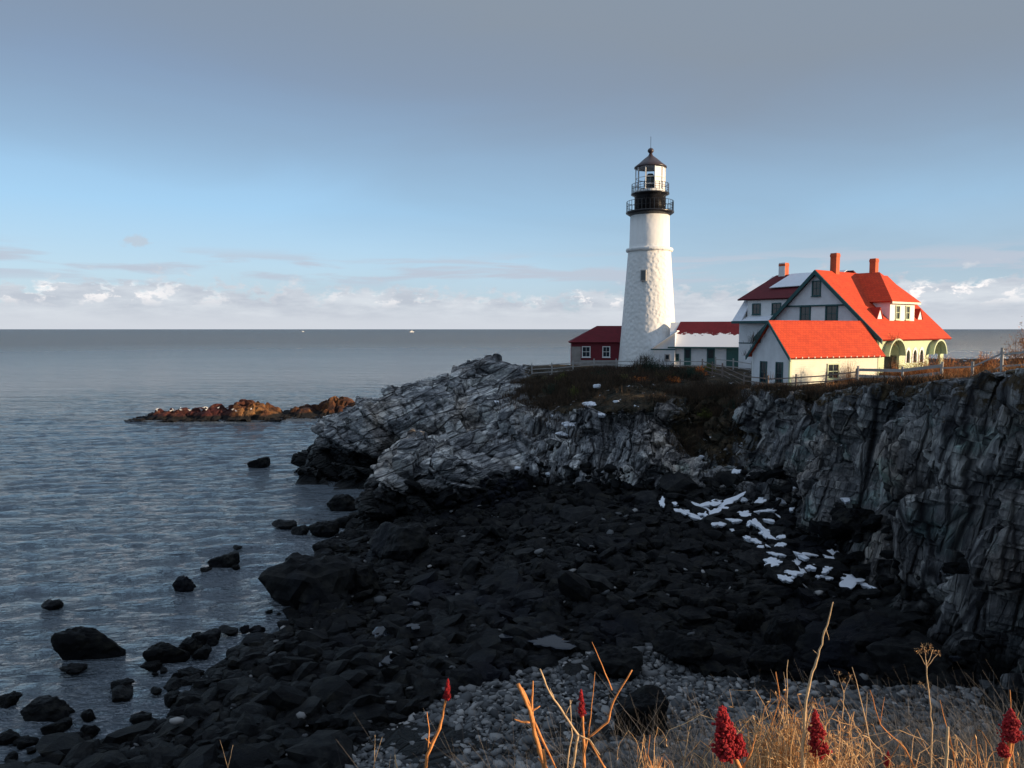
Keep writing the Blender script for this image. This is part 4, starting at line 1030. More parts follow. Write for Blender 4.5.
def shrub_mesh(rx, ry_, rz2, n, size, seed, twigs=40, leafw=.5):
    """twiggy shrub: stems fanning out from the base, small leaf-sized faces on their outer halves; local coordinates"""
    rg = np.random.default_rng(seed); Vv, Fv, Rv = [], [], []
    tips = []
    for k in range(twigs):
        a = rg.uniform(0, 6.283); el_ = rg.uniform(.15, 1.45); r = rg.uniform(.65, 1.1)
        tip = np.array([rx * math.cos(a) * math.cos(el_), ry_ * math.sin(a) * math.cos(el_), rz2 * math.sin(el_)]) * r
        b0 = np.array([rx * .35 * math.cos(a), ry_ * .35 * math.sin(a), 0]) * rg.uniform(0, 1)
        mid = (b0 + tip) / 2 + rg.normal(0, .06, 3) * rx
        tips.append((b0, mid, tip)); w_ = size * .12
        side = np.array([-math.sin(a), math.cos(a), 0]) * w_; i = len(Vv)
        for p_, f_ in ((b0, 1.3), (mid, .9), (tip, .4)): Vv += [p_ - side * f_, p_ + side * f_, p_ + np.array([0, 0, w_ * f_ * 1.5])]
        for j in (0, 3):
            for u_, v_ in ((0, 1), (1, 2), (2, 0)): Fv.append((i + j + u_, i + j + v_, i + j + 3 + v_, i + j + 3 + u_))
        Rv += [rg.uniform(.0, .4)] * 9
    for k in range(n):
        b0, mid, tip = tips[rg.integers(len(tips))]; u_ = rg.uniform(.35, 1.05)
        p_ = (mid + (tip - mid) * (u_ * 2 - 1) if u_ > .5 else b0 + (mid - b0) * u_ * 2) + rg.normal(0, .09, 3) * np.array([rx, ry_, rz2])
        d = rg.normal(0, 1, 3); d /= np.linalg.norm(d); e_ = np.cross(d, rg.normal(0, 1, 3)); e_ /= np.linalg.norm(e_) + 1e-9
        s_ = size * rg.uniform(.5, 1.2); i = len(Vv); Vv += [p_ - d * s_, p_ + e_ * s_ * leafw * .5, p_ + d * s_, p_ - e_ * s_ * leafw * .5]; Fv.append((i, i + 1, i + 2, i + 3)); Rv += [rg.random()] * 4
    return Vv, Fv, Rv
def shrub(name, x_, y_, rx, ry_, rz2, m, label, cat='shrub', group=None, n=260, size=.10, seed=1, twigs=40, leafw=.5, me_=None, sink=.1):
    loc, _ = drop(x_, y_)
    if me_: o = bpy.data.objects.new(name, me_); COL.objects.link(o); o.scale = (rx, ry_, rz2)
    else:
        Vv, Fv, Rv = shrub_mesh(rx, ry_, rz2, n, size, seed, twigs, leafw); o = link(name, Vv, Fv, M[m], None, False, Rv)
    o.location = (loc.x, loc.y, loc.z - sink)
    return tag(o, label, cat, group)
def px_shrub(name, px, py, Y_, wpx, hpx, m, label, **kw):
    p = at_y(px, py, Y_); s = Y_ / F
    return shrub(name, p[0], p[1], wpx * s / 2, wpx * s / 2 * .8, hpx * s, m, label, **kw)
px_shrub('shrub', 700, 372, 73, 17, 10, 'orange', 'glowing orange leafed shrub by the fence, left of the small outbuilding', n=900, size=.10, seed=3)
px_shrub('juniper', 652, 385, 74, 52, 14, 'juniper', 'spreading dark green juniper on the cliff top below the lighthouse', n=2600, size=.11, seed=4, twigs=90)
px_shrub('juniper', 690, 384, 70, 36, 11, 'juniper', 'smaller dark green juniper right of the spreading one on the cliff top', n=1500, size=.11, seed=5, twigs=70)
px_shrub('juniper', 735, 392, 60, 26, 9, 'juniper', 'low dark juniper at the head of the mossy gully', n=1300, size=.10, seed=6, twigs=60)
px_shrub('shrub', 705, 425, 63, 26, 12, 'mossy', 'yellow green shrub in the middle of the gully slope', n=800, size=.09, seed=7)
px_shrub('shrub', 672, 408, 68, 22, 7, 'orange', 'low patch of orange leaves above the central rock face', n=260, size=.08, seed=8)
px_shrub('shrub', 641, 406, 68, 28, 6, 'orange', 'low orange brown plant at the left top of the central rock face', n=240, size=.08, seed=9)
px_shrub('shrub', 545, 394, 78, 14, 10, 'mossy', 'yellow green bush at the left end of the dark brush', n=420, size=.10, seed=10)
px_shrub('shrub', 563, 410, 74, 18, 10, 'mossy', 'mossy green bush just below the left end of the dark brush', n=460, size=.10, seed=11)
px_shrub('shrub', 848, 384, 59.5, 44, 26, 'rust', 'bare russet thicket against the sunlit wall of the small outbuilding', n=500, size=.05, seed=12, twigs=240, leafw=.3)
px_shrub('shrub', 880, 376, 61, 24, 13, 'rust', 'bare russet bush at the right end of the small outbuilding', n=300, size=.05, seed=13, twigs=150, leafw=.3)
for i, (px, Y_, wp, hp) in enumerate([(898, 61, 40, 20), (922, 60, 44, 24), (946, 57, 40, 24), (966, 52, 38, 26), (984, 45, 40, 26)]):
    px_shrub('shrub', px, 370, Y_, wp, hp, 'rust', ['russet brush mound below the near porch arch', 'russet brush mound below the far porch arch', 'russet brush mound right of the porch',
             'russet brush mound behind the bend of the silver fence', 'taller russet brush left of the last tall fence post'][i], n=1400, size=.10, seed=20 + i, twigs=120, leafw=.35)
px_shrub('shrub', 1032, 365, 42, 66, 52, 'rust', 'big russet thicket on the rise at the right border', n=3000, size=.10, seed=30, twigs=300, leafw=.35)
px_shrub('shrub', 985, 368, 40.5, 40, 12, 'brush', 'dark bare brush in front of the last tall fence post', n=900, size=.06, seed=31, twigs=160, leafw=.3)
px_shrub('shrub', 942, 372, 47, 34, 9, 'brush', 'dark bare brush at the right end of the silver fence', n=700, size=.06, seed=32, twigs=140, leafw=.3)

rsb = random.Random(4)
for i in range(16):
    px_ = 545 + i * 11 + rsb.uniform(-5, 5); Y_ = rsb.uniform(66, 79)
    px_shrub('scrub', px_, 384, Y_, rsb.uniform(14, 30), rsb.uniform(7, 13), ['brush', 'juniper', 'brush', 'mossy'][i % 4] if i != 0 else 'brush', ['low bare brown scrub bush on the cliff-top slope', 'low dark green bush on the cliff-top slope', 'low bare brown scrub bush on the cliff-top slope', 'low mossy green bush on the cliff-top slope'][i % 4] + (' left of the junipers' if px_ < 628 else ' below the junipers'), group='scrub bushes on the cliff-top slope', n=500, size=.09, seed=60 + i, twigs=90, leafw=.5)
# dark brush that covers the edge and the gully: nobody could count it
def brush_pos(k):
    out = []
    while len(out) < k:
        a = rng.uniform(-2, 30, 4 * k); b = rng.uniform(40, 86, 4 * k)
        m_ = np.zeros(4 * k, bool)
        q1 = np.exp(-(((a - 16) / 3.4) ** 2 + ((b - 61.5) / 7) ** 2)); q2 = np.exp(-(((a - 8.5) / 7.5) ** 4 + ((b - 75) / 9.0) ** 4)) * .75
        db, _ = pdist(a, b, CB); ib = pip(a, b, CB); q3 = np.where(a > 12, np.exp(-((db - .6) / 1.6) ** 2) * ib, 0)
        m_ = rng.random(4 * k) < np.maximum.reduce([q1 ** 2, q2, q3 * .8]); m_ &= pip(a, b, CM) & (b - 0 < 83) & (fbm(np.stack([a * .6, b * .6, a * 0], 1), 3, 91) > .43)
        out += list(np.stack([a[m_], b[m_]], 1))
    P = np.array(out[:k]); P3 = [drop(p[0], p[1])[0] for p in P[:3600]]
    P3 = np.array([tuple(p) for p in P3]); rep = rng.integers(0, len(P3), k); return P3[rep] + np.stack([rng.normal(0, .28, k), rng.normal(0, .28, k), rng.uniform(-.15, .0, k)], 1)
Vv, Fq, Rv = blades(80000, brush_pos, .80, .016, .7, 2, .3, 5)
tag(link_np('dark_brush', Vv, Fq, M['brush'], None, False, {'rnd': Rv}), kind='stuff')
def dry_pos(k):
    out = []
    while len(out) < k:
        a = rng.uniform(18, 50, 4 * k); b = rng.uniform(28, 66, 4 * k); db, _ = pdist(a, b, CB)
        m_ = pip(a, b, CB) & (db > .4) & (a < b * .78) & (fbm(np.stack([a * .5, b * .5, a * 0], 1), 3, 17) > .45) & ~((a > 21) & (a < 33) & (b > 58)) & (a > 22)
        out += list(np.stack([a[m_], b[m_]], 1))
    P = np.array(out[:k]); P3 = np.array([tuple(drop(p[0], p[1])[0]) for p in P[:1500]]); rep = rng.integers(0, len(P3), k)
    return P3[rep] + np.stack([rng.normal(0, .35, k), rng.normal(0, .35, k), rng.uniform(-.1, 0, k)], 1)
Vv, Fq, Rv = blades(26000, dry_pos, .45, .014, .8, 2, .3, 6)
tag(link_np('dry_grass', Vv, Fq, M['rust'], None, False, {'rnd': Rv}), kind='stuff')
# grey weeds on the slope right under the camera
def weed_pos(k):
    b = rng.uniform(4.4, 6.6, k * 3); a = rng.uniform(-.35, .78, k * 3) * b
    keepp = rng.random(k * 3) < np.clip(.9 * (a / b + .10), .012, 1) * np.clip((a / b + .24) * 8, 0, 1); a, b = a[keepp][:k], b[keepp][:k]
    return np.stack([a, b, height(a, b) - .05], 1)
wp_ = weed_pos(30000)
Vv, Fq, Rv = blades(len(wp_), lambda k: wp_, 1.12, .0024, .9, 3, .5, 8)
tag(link_np('grey_weeds', Vv, Fq, M['greygrass'], None, False, {'rnd': Rv}), kind='stuff')

# ---- foreground plants standing on the bluff edge
def nearp(px, py, Y_): return Vector(at_y(px, py, Y_))
def stalk(name, pts, Y_, r0, r1, m, label=None, cat='plant', group=None, branches=(), parent=None, wob=.0016):
    P = [nearp(a, b, Y_ + (i * .0)) for i, (a, b) in enumerate(pts)]
    foot = P[0].copy(); gz_ = H(foot.x, foot.y); root_ = Vector((foot.x + .02, foot.y, min(gz_, foot.z) - .05)) if not parent else None
    if root_ is not None: P = [root_] + P
    Q = []
    for a, b in zip(P[:-1], P[1:]):
        for k in range(4): Q.append(a.lerp(b, k / 4) + Vector((random.gauss(0, wob), random.gauss(0, wob), 0)))
    Q.append(P[-1]); n = len(Q); rr = [r0 + (r1 - r0) * k / (n - 1) for k in range(n)]
    mb = MB(); o = root_ if root_ is not None else Vector((0, 0, 0))
    mb.tube([q_ - o for q_ in Q], [x_ * random.uniform(.85, 1.2) for x_ in rr], 6)
    for bp in branches:
        B = [nearp(a, b, Y_ + (bp[2] if len(bp) > 2 else 0)) for a, b in bp[0]]; QQ = []
        for a, b in zip(B[:-1], B[1:]):
            for k in range(3): QQ.append(a.lerp(b, k / 3) + Vector((random.gauss(0, wob * .6), random.gauss(0, wob * .6), random.gauss(0, wob * .4))))
        QQ.append(B[-1]); n2 = len(QQ); mb.tube([q_ - o for q_ in QQ], [bp[1] * (1 - .6 * k / (n2 - 1)) for k in range(n2)], 5)
    ob = mb.build(name, M[m], parent, True)
    if not parent: ob.location = o; tag(ob, label, cat, group)
    return ob
def cone_seed(px, py_top, py_bot, Y_, wpx, parent, tilt=0.0, seed=0):
    """dense red seed head: many little berries packed on a tapering spike"""
    rg = np.random.default_rng(seed); a, b = nearp(px, py_bot, Y_), nearp(px + tilt, py_top, Y_); Rm = wpx / 2 * Y_ / F
    v, f = ICO[1]; Vs, Fs = [], []; n = 900
    for k in range(n):
        t_ = rg.random() ** 1.15; ang_ = rg.uniform(0, 6.283); rad_ = Rm * min(1, .45 + t_ * 3.2) * (1 - t_) ** .55 * rg.uniform(.35, 1.12) * (1 + .22 * math.sin(ang_ * 2 + t_ * 14) + .15 * math.sin(ang_ * 5 + t_ * 31))
        c_ = a.lerp(b, t_) + Vector((math.cos(ang_) * rad_, math.sin(ang_) * rad_, rg.normal(0, Rm * .1)))
        s_ = Rm * rg.uniform(.07, .17); i = len(Vs); q_ = v * s_ * rg.uniform(.7, 1.4, 3) + np.array(c_)
        Vs.extend(q_.tolist()); Fs.extend((f + len(Vs) - len(q_)).tolist())
    loc = parent.location; Vs = [(p[0] - loc.x, p[1] - loc.y, p[2] - loc.z) for p in Vs]
    return link('seed_head', Vs, Fs, M['sumac'], parent, False)
SGp = 'sumac stems with red seed heads'
s1 = stalk('sumac', [(748, 790), (738, 764), (730, 745)], 2.7, .012, .008, 'stem', 'staghorn sumac with the largest red seed head, left of the straw tangle', 'plant', SGp, [([(742, 770), (752, 750), (756, 735)], .005)])
cone_seed(728, 708, 758, 2.7, 27, s1, -6, 1); cone_seed(738, 735, 756, 2.7, 16, s1, 2, 2)
s2 = stalk('sumac', [(812, 800), (815, 772), (818, 752)], 2.9, .010, .006, 'stem', 'sumac with dark red seed head in front of the straw tangle', 'plant', SGp)
cone_seed(820, 712, 756, 2.9, 19, s2, -5, 3)
s3 = stalk('sumac', [(1000, 800), (1006, 765), (1010, 735)], 2.6, .011, .007, 'stem', 'sumac with round red seed head cut by the right border', 'plant', SGp, [([(1004, 770), (1012, 750), (1018, 718)], .005)])
cone_seed(1011, 711, 740, 2.6, 20, s3, 0, 4); cone_seed(1004, 742, 756, 2.6, 12, s3, -1, 5)
s4 = stalk('sumac', [(580, 800), (584, 765), (584, 740), (582, 712)], 4.3, .012, .007, 'stem', 'slim sumac with small red spike among the bare orange stems', 'plant', SGp)
cone_seed(582, 690, 716, 4.3, 8, s4, -1, 6)
s5 = stalk('sumac', [(424, 800), (427, 755), (440, 728), (445, 705), (446, 698)], 4.2, .011, .006, 'stem', 'lone sumac with a small red spike, leftmost of the row', 'plant', SGp, [([(428, 750), (429, 730), (427, 712)], .005), ([(432, 745), (425, 738)], .006)])
cone_seed(447, 679, 700, 4.2, 7, s5, 1, 7)
s6 = stalk('sumac', [(652, 800), (655, 770)], 3.8, .008, .006, 'stem', 'short sumac sprig with dry russet tuft between the bare stems and the pointed boulder', 'plant', SGp, [([(655, 775), (648, 755), (650, 735)], .004), ([(655, 775), (662, 757)], .004)])
s7 = stalk('sumac', [(888, 800), (889, 775), (887, 764)], 3.2, .008, .005, 'stem', 'sumac sprout with faded red tip at the bottom edge', 'plant', SGp)
cone_seed(888, 752, 766, 3.2, 7, s7, 0, 9)
BG = 'bare stems against the cobble beach'
stalk('bare_stem', [(555, 800), (545, 768), (535, 735), (530, 710), (518, 684)], 3.9, .017, .010, 'stem', 'thick forked orange stem, leftmost of the bare stems', 'plant', BG,
      [([(534, 728), (530, 705), (522, 688)], .012), ([(532, 722), (532, 700), (533, 681)], .009), ([(534, 722), (545, 745), (556, 768)], .009), ([(530, 722), (521, 722), (514, 719)], .008), ([(531, 712), (540, 706)], .007)])
stalk('bare_stem', [(575, 800), (572, 768), (578, 735), (560, 708), (548, 690), (540, 669)], 4.0, .010, .005, 'palestem', 'arching pale stem in the middle of the bare stems', 'plant', BG,
      [([(578, 735), (590, 740), (600, 755)], .006), ([(566, 715), (572, 700)], .003), ([(554, 698), (550, 688)], .003)])
stalk('bare_stem', [(610, 800), (605, 768), (588, 738), (608, 722), (614, 700), (632, 670)], 4.1, .009, .004, 'stem', 'wide-curving orange stem, rightmost of the bare stems', 'plant', BG,
      [([(588, 738), (592, 705), (595, 672)], .004), ([(612, 690), (602, 665), (592, 642)], .004), ([(588, 738), (583, 760), (588, 780)], .005)])
stalk('bare_stem', [(566, 800), (568, 760), (572, 735), (570, 700)], 4.4, .006, .003, 'palestem', 'straight thin stem between the thick fork and the arching stem', 'plant', BG)
stalk('bare_stem', [(548, 800), (546, 770), (543, 750)], 3.6, .013, .008, 'stem', 'short orange stub at the foot of the thick forked stem', 'plant', BG, [([(545, 768), (538, 758)], .007)])
stalk('bare_stem', [(398, 800), (397, 768), (395, 755)], 3.6, .007, .003, 'palestem', 'short bare twig at the bottom edge, left of the lone sumac', 'plant', BG)
DG = 'tall dry stalks above the weeds'
stalk('dry_stalk', [(800, 800), (803, 745), (806, 700), (812, 672), (820, 650), (827, 625), (833, 602)], 2.9, .008, .0022, 'palestem', 'tallest dry stalk, rising out of the straw tangle', 'plant', DG,
      [([(812, 672), (816, 664)], .002), ([(818, 655), (813, 650)], .002), ([(826, 628), (829, 640)], .002)])
d2 = stalk('dry_stalk', [(930, 800), (932, 725), (928, 690), (926, 660)], 2.9, .0035, .002, 'palestem', 'dry flower head on a thin stem in front of the rock wall', 'plant', DG,
      [([(927, 668), (918, 652)], .0018), ([(927, 666), (924, 648)], .0018), ([(927, 665), (933, 649)], .0018), ([(927, 667), (938, 654)], .0018), ([(927, 690), (922, 684)], .0014)])
d3 = stalk('dry_stalk', [(842, 800), (842, 740), (843, 706), (844, 690)], 3.0, .003, .0016, 'palestem', 'short dry flower head right of the tallest stalk', 'plant', DG, [([(844, 695), (838, 674)], .0014), ([(844, 693), (851, 676)], .0014)])
def flower(par, pts, Y_, seed):
    rg = np.random.default_rng(seed); Vs, Fs = [], []; loc = par.location
    for (px, py) in pts:
        c_ = nearp(px, py, Y_) - loc
        for k in range(26):
            d = rg.normal(0, 1, 3); d /= np.linalg.norm(d); e_ = np.cross(d, rg.normal(0, 1, 3)); e_ /= np.linalg.norm(e_); s_ = .006 * rg.uniform(.5, 1.2); p_ = np.array(c_) + d * .008 * rg.random() * 1.3
            i = len(Vs); Vs += [p_.tolist(), (p_ + d * s_ + e_ * s_ * .4).tolist(), (p_ + d * s_ * 1.4).tolist()]; Fs.append((i, i + 1, i + 2))
    return link('flower_head', Vs, Fs, M['straw'], par, False, [rg.random() for _ in Vs])
flower(d2, [(918, 650), (924, 646), (930, 646), (934, 650), (938, 653), (922, 651), (927, 652), (921, 684)], 2.9, 1); flower(d3, [(838, 673), (851, 676), (844, 680)], 3.0, 2)
for i, (pts, Y_, lab) in enumerate([
    ([(745, 800), (780, 700), (776, 672)], 3.1, 'thin reddish twig rising on the left of the straw tangle'),
    ([(790, 800), (787, 700), (788, 660)], 3.2, 'thin twig pair just left of the tallest stalk'),
    ([(880, 800), (866, 720), (852, 667)], 3.0, 'pale leaning twig between the tallest stalk and the dry flower head'),
    ([(930, 800), (905, 748), (880, 725), (870, 690)], 3.0, 'long curved reddish twig sweeping over the weeds'),
    ([(945, 800), (946, 760), (948, 727)], 2.5, 'thick pale stub near the lower right corner'),
    ([(680, 790), (684, 760), (690, 726)], 3.4, 'pale straight stem left of the largest red seed head'),
    ([(1018, 800), (1012, 740), (1010, 690)], 2.8, 'pair of thin twigs above the round red seed head'),
    ([(372, 800), (374, 765), (375, 735)], 4.4, 'thin pale twig standing left of the lone sumac'),
    ([(225, 800), (228, 768), (233, 745)], 4.2, 'small twig at the bottom edge in front of the shore'),
    ([(960, 800), (955, 760), (940, 700)], 3.2, 'thin grey twig crossing behind the thick pale stub')]):
    stalk('twig', pts, Y_, .006 if i == 4 else .0035, .0045 if i == 4 else .0014, 'palestem' if i % 3 else 'stem', lab, 'plant', 'single twigs in the foreground', [([(pts[-2][0], pts[-2][1]), (pts[-2][0] + random.uniform(-10, 10), pts[-2][1] - 28)], .0018)] if i != 4 else [])
# straw tangle: curling golden blades with small dry leaves
def tangle(cx_, cy_, Y_, wpx, hpx, n, seed, label):
    rg = random.Random(seed); base_ = nearp(cx_, cy_, Y_); o = Vector((base_.x, base_.y, min(base_.z, H(base_.x, base_.y)) - .02)); mb = MB(); s = Y_ / F
    for k in range(n):
        x0_ = rg.gauss(0, wpx * .22) * s; y0_ = rg.gauss(0, .10); zb_ = base_.z - o.z - .05 + rg.uniform(-.1, .05)
        hh_ = hpx * s * rg.uniform(.25, 1.0); sw = rg.gauss(0, wpx * .42) * s; dr_ = rg.uniform(.2, 1.1) * hh_
        pts = [(x0_, y0_, zb_), (x0_ + sw * .25, y0_ + rg.gauss(0, .02), zb_ + hh_ * .7), (x0_ + sw * .65, y0_ + rg.gauss(0, .04), zb_ + hh_), (x0_ + sw, y0_ + rg.gauss(0, .05), zb_ + hh_ - dr_ * .5), (x0_ + sw * 1.12, y0_, zb_ + hh_ - dr_)]
        r = rg.uniform(.0010, .0024); Q = []
        for a, b in zip(pts[:-1], pts[1:]):
            for j in range(2): Q.append(Vector(a).lerp(Vector(b), j / 2) + Vector((rg.gauss(0, .005), rg.gauss(0, .005), rg.gauss(0, .005))))
        Q.append(Vector(pts[-1])); mb.tube(Q, [r * (1 - .6 * j / len(Q)) for j in range(len(Q))], 4, rg.random())
        for _ in range(2):
            c_ = Q[rg.randrange(3, len(Q))]; i = len(mb.v); d = Vector((rg.gauss(0, 1), rg.gauss(0, 1), rg.gauss(0, 1))).normalized() * .011; e_ = d.cross(Vector((rg.gauss(0, 1), rg.gauss(0, 1), rg.gauss(0, 1)))).normalized() * .003
            mb.v += [tuple(c_), tuple(c_ + d + e_), tuple(c_ + d * 2), tuple(c_ + d - e_)]; mb.f.append((i, i + 1, i + 2, i + 3)); mb.r += [rg.random()] * 4
    ob = mb.build('straw_clump', M['straw'], None, False, True); ob.location = o
    return tag(ob, label, 'grass clump', 'dry straw clumps on the bluff edge')
tangle(800, 770, 3.0, 85, 82, 170, 1, 'golden tangle of dry straw between the red seed heads')
tangle(768, 775, 3.1, 60, 78, 90, 2, 'golden straw arching left behind the largest red seed head')
tangle(850, 780, 3.1, 70, 62, 80, 3, 'golden straw drooping right of the dark red seed head')
tangle(725, 790, 3.2, 50, 50, 60, 4, 'thin straw at the foot of the largest red seed head')
tangle(655, 790, 3.8, 26, 50, 70, 5, 'small russet tuft between the bare stems and the pointed boulder')
tangle(915, 800, 3.0, 60, 60, 45, 6, 'sparse straw below the dry flower head')
tangle(985, 800, 2.9, 60, 70, 55, 7, 'sparse straw left of the round red seed head')

# ------------------------------------------------------------------ snow, pools
SGs = 'snow and ice patches on the rubble below the wall'
def patch(px, py, wpx, hpx, rot, name, m, label, cat, group, seed, zz=None, th=.03, kind=None):
    p0 = hit_px(px, py)
    if p0 is None: return
    loc, nor = p0; dist = loc.y; s = dist / F; rg = np.random.default_rng(seed); n = 30; ph = rg.uniform(0, 6.28, 3)
    gr = 1 / max(.22, (CZ - loc.z) / dist)            # lying flat: its depth is longer than its height in view
    pts = []
    lx, ly = wpx * s / 2 * .9, min(hpx * s / 2 * .8 * (gr if th < .07 else min(gr, 1.5)), wpx * s * 1.3)
    for k in range(n):
        a = 6.2832 * k / n; r = 1.12 + .24 * math.sin(2 * a + ph[0]) + .22 * math.sin(3 * a + ph[1]) + .14 * math.sin(5 * a + ph[2]) + .12 * math.sin(9 * a + ph[1] * 3) + rg.normal(0, .07)
        x_, y_ = math.cos(a) * lx * r, math.sin(a) * ly * r; c_, s_ = math.cos(rot), math.sin(rot); pts.append((x_ * c_ - y_ * s_, x_ * s_ + y_ * c_))
    V_ = [(0, 0, th)] + [(x_ * .82, y_ * .82, th * .9) for x_, y_ in pts] + [(x_, y_, 0) for x_, y_ in pts] + [(x_ * .8, y_ * .8, -.15 - th) for x_, y_ in pts]
    Fc = [(0, 1 + k, 1 + (k + 1) % n) for k in range(n)]
    for r0 in (0, 1):
        for k in range(n): k2 = (k + 1) % n; a0_ = 1 + r0 * n; Fc.append((a0_ + k, a0_ + n + k, a0_ + n + k2, a0_ + k2))
    o = link(name, V_, Fc, M[m], None, False); o.location = (loc.x, loc.y, loc.z + .05)
    tl = Vector((nor.x * .35, nor.y * .35, 1)).normalized(); o.rotation_euler = tl.to_track_quat('Z', 'Y').to_euler() if zz is None else (0, 0, 0)
    return tag(o, label, cat, group, kind)
def zc(cx_, cy_): return 660 + cx_ / 4.655, 480 + cy_ / 4.655
SN = [(10,105,30,22,.3,''),(70,110,26,12,.2,''),(110,150,90,18,.3,''),(190,125,36,26,0,''),(240,110,60,34,.1,'oval snow patch at the foot of the tall snow slab'),(328,100,52,90,-.3,'tall upright snow slab, largest below the gully'),
      (188,182,44,36,.6,''),(262,150,70,44,.1,''),(205,160,44,14,.0,''),(268,204,56,16,.1,''),(398,90,56,14,-.5,''),(480,86,66,22,.5,''),(548,88,32,38,0,'small angular snow patch at the right end of the upper row'),
      (345,190,56,14,-.8,''),(385,160,70,18,.1,''),(478,147,38,24,0,''),(540,160,44,40,.4,''),(510,190,50,14,.6,''),(425,198,30,34,0,''),(452,206,44,30,.1,''),(340,236,26,12,0,''),(485,242,40,18,.0,''),(505,262,44,26,.3,''),
      (442,285,42,36,.3,''),(468,314,34,18,0,''),(570,265,30,18,-.3,''),(566,305,48,26,.0,''),(540,348,70,12,-.5,''),(660,356,100,10,-.2,''),(690,350,90,8,-.3,''),(525,385,100,30,.1,'broad snow patch lowest in the middle of the rubble'),(632,384,60,34,.2,''),
      (620,435,90,14,.1,''),(655,425,30,30,.5,''),(590,458,70,22,-.5,''),(705,408,48,20,.1,''),(775,420,40,20,-.2,''),(738,450,24,12,0,''),(778,454,50,14,.1,''),(795,362,70,42,0,'bright rounded snow patch on the big block near the rock wall'),
      (885,470,110,48,.15,'big ragged snow patch, last one towards the right'),(960,494,90,10,0,'thin snow strip right of the ragged patch'),(615,135,24,26,.6,''),(628,38,22,20,-.6,''),(865,90,50,12,.1,''),(410,270,18,14,0,'')]
for i, (cx_, cy_, w0, h0, ro, lab) in enumerate(SN):
    px, py = zc(cx_, cy_)
    if not lab: lab = 'irregular snow patch on the dark stones in the left part of the drift' if cx_ < 330 else ('irregular snow patch in the upper row along the wall foot' if cy_ < 170 else ('irregular snow patch midway down the drift' if cy_ < 330 else 'irregular snow patch at the lower end of the drift'))
    patch(px, py, w0 / 4.655, h0 / 4.655, ro, 'snow_patch', 'snow', lab, 'snow patch', SGs, 40 + i)
UG = 'snow lodged on the upper ledges'
for i, (px, py, w0, h0, lab) in enumerate([(591, 404, 18, 9, 'thick snow lump high on the ledges below the maroon building'), (597, 386, 7, 5, 'small snow dab just under the brush top'), (572, 424, 22, 9, 'long snow streak slanting down the ledge below the thick lump'),
    (563, 434, 14, 7, 'snow streak continuing below the slanting one'), (601, 414, 20, 7, 'narrow snow streak right of the thick lump'), (553, 416, 7, 3, 'thin snow dash on the left ledges'), (602, 472, 9, 3, 'thin snow shelf on the face of the pale slabs'),
    (519, 468, 10, 4, 'snow spot on the headland ledge'), (548, 474, 6, 3, 'tiny snow spot beside the headland foot'), (736, 472, 9, 9, 'snow lump in the dark cleft above the tall slab'), (703, 457, 7, 3, 'small snow fleck under the gully shrubs'),
    (495, 402, 8, 5, 'snow dab near the headland top'), (616, 402, 5, 3, 'little snow dot above the central rock face')]):
    patch(px, py, w0, h0, .3, 'snow_patch', 'snow', lab, 'snow patch', UG, 120 + i, th=.08)
for i, (px, py, w0, h0) in enumerate([(552, 643, 46, 13), (505, 637, 40, 5), (384, 631, 18, 20), (412, 604, 14, 4), (414, 627, 14, 6), (348, 607, 7, 3), (386, 662, 12, 10), (950, 658, 20, 3)]):
    patch(px, py, w0, h0, 0, 'tide_pool', 'pool', None, None, None, 200 + i, zz=1, th=.02, kind='structure')

# ------------------------------------------------------------------ reef, gulls, boats
def reef(name, xa, xb, yc, half, hmax, seed, label, ranges):
    st2 = .35; ax_ = np.arange(xa - 1, xb + 1, st2); ay_ = np.arange(yc - half - 2, yc + half + 2, st2); A, B = np.meshgrid(ax_, ay_); a, b = A.ravel(), B.ravel()
    env = np.zeros(len(a))
    for (x_, w_, h_, yo) in ranges: env = np.maximum(env, h_ * (1 - ((a - x_) / w_) ** 2 - ((b - yc - yo) / half) ** 2))
    P = np.stack([a, b, a * 0], 1); f1, f2, cid, vec, rr = voro(np.stack([a / 1.7, b / 1.3, a * 0], 1) + fbm(P * .8, 3, seed)[:, None] * .5, seed)
    h = env + np.where(env > -.3, (cid - .35) * 1.3 * np.clip(env + .4, 0, 1) - .45 * np.clip(1 - (f2 - f1) / .12, 0, 1), 0) + (fbm(P * 1.2, 3, seed + 3) - .5) * .5
    h = np.maximum(h, -1.2); n1, n2 = len(ax_), len(ay_); ii_ = np.arange(n1 * n2).reshape(n2, n1); qq = np.stack([ii_[:-1, :-1], ii_[:-1, 1:], ii_[1:, 1:], ii_[1:, :-1]], -1).reshape(-1, 4)
    V_ = np.stack([a, b, h], 1); kf = (h[qq] > -1.0).any(1); o = link_np(name, V_, qq[kf], M['reef'], None, False); return tag(o, label, 'reef', 'rusty reefs offshore')
reef('reef', -67, -41, 136, 5.5, 2.2, 301, 'longer rusty brown reef dotted with white gulls', [(-63.5, 3.5, .9, 0), (-60, 6, 1.1, -.3), (-54, 6, 1.5, 0), (-48.5, 6, 2.4, .5), (-44.5, 2, 1.1, 0)])
reef('reef', -43, -24, 141, 5.5, 2.4, 302, 'shorter rusty reef between the gull reef and the headland', [(-38.5, 3.5, 1.1, -1), (-33, 5, 2.5, 1), (-28, 4.5, 2.2, .5)])
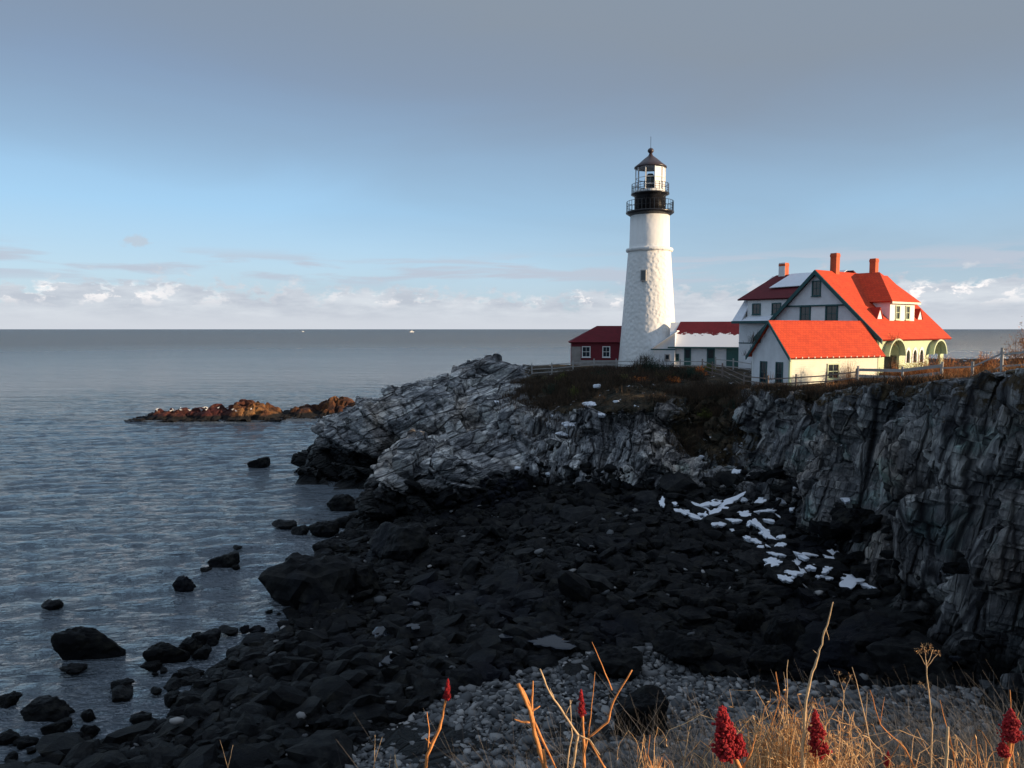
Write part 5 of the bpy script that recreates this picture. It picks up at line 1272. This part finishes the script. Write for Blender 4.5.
def gull_mesh():
    mb = MB(); n = 10; prof_ = [(-.26, .02), (-.18, .06), (-.05, .095), (.08, .09), (.16, .055), (.2, .045), (.245, .055), (.28, .04), (.31, .008)]; zs = [.20, .20, .20, .22, .27, .32, .345, .345, .34]
    for (x_, r), z_ in zip(prof_, zs):
        for k in range(n): a = 6.2832 * k / n; mb.v.append((x_, r * math.cos(a), z_ + r * math.sin(a)))
    for j in range(len(prof_) - 1):
        for k in range(n): k2 = (k + 1) % n; mb.f.append((j * n + k, j * n + k2, (j + 1) * n + k2, (j + 1) * n + k))
    mb.box(.30, .36, -.01, .01, .325, .34); mb.box(-.02, 0, -.045, -.03, 0, .13); mb.box(-.02, 0, .03, .045, 0, .13)
    return mb
g0 = gull_mesh().build('gull', M['gull'], None, True); first = True
def wings(par, me_=None):
    if me_: o = bpy.data.objects.new('wings', me_); COL.objects.link(o); o.parent = par; return o
    mb = MB()
    for s_ in (-1, 1): mb.extrude([(-.30, .05 * s_, .235), (.08, .085 * s_, .25), (.09, .105 * s_, .21), (-.2, .09 * s_, .17)], (0, .015 * s_, .01))
    return mb.build('wings', M['gullwing'], par)
w0_ = wings(g0); rgp = random.Random(5); gi = 0
spots = [(rgp.gauss(172, 13), rgp.uniform(403.5, 412)) for _ in range(34)] + [(rgp.uniform(200, 235), rgp.uniform(401, 411)) for _ in range(8)] + [(143, 413), (148, 411), (236, 412), (251, 410), (262, 403)]
for px, py in spots:
    hp = hit_px(px, py)
    if hp is None or hp[0].z < .25 or hp[0].y > 150: continue
    if gi == 0: g = g0
    else: g = g0.copy(); COL.objects.link(g); wings(g, w0_.data)
    g.location = hp[0] - Vector((0, 0, .01)); g.scale = (.95,) * 3; g.rotation_euler = (0, 0, rgp.uniform(0, 6.28)); gi += 1
    tag(g, 'white gull resting on the gull-covered rusty reef among the flock', 'gull', 'gulls resting on the reef')
print('gulls', gi)
def boat(px, Y_, Ln, label):
    p = at_y(px, 330, Y_); b = empty('boat', (p[0], Y_, 0), .2, label=label, cat='boat', group='far boats near the horizon'); h_ = Ln * .16; w_ = Ln * .14
    MB().extrude([(-Ln / 2, -w_, -.5), (Ln * .32, -w_, -.5), (Ln / 2, 0, h_ * 1.2), (Ln * .3, -w_, h_), (-Ln / 2, -w_, h_)], (0, 2 * w_, 0)).build('hull', M['white'], b)
    MB().box(-Ln * .25, Ln * .15, -w_ * .7, w_ * .7, h_, h_ * 2.2).build('cabin', M['white'], b); MB().tube([(0, 0, h_ * 2), (0, 0, h_ * 3.6)], Ln * .006, 5).build('mast', M['white'], b)
boat(412, 3600, 22, 'white boat near the horizon, nearer the lighthouse'); boat(303, 4200, 13, 'fainter white boat near the horizon, farther from the lighthouse')
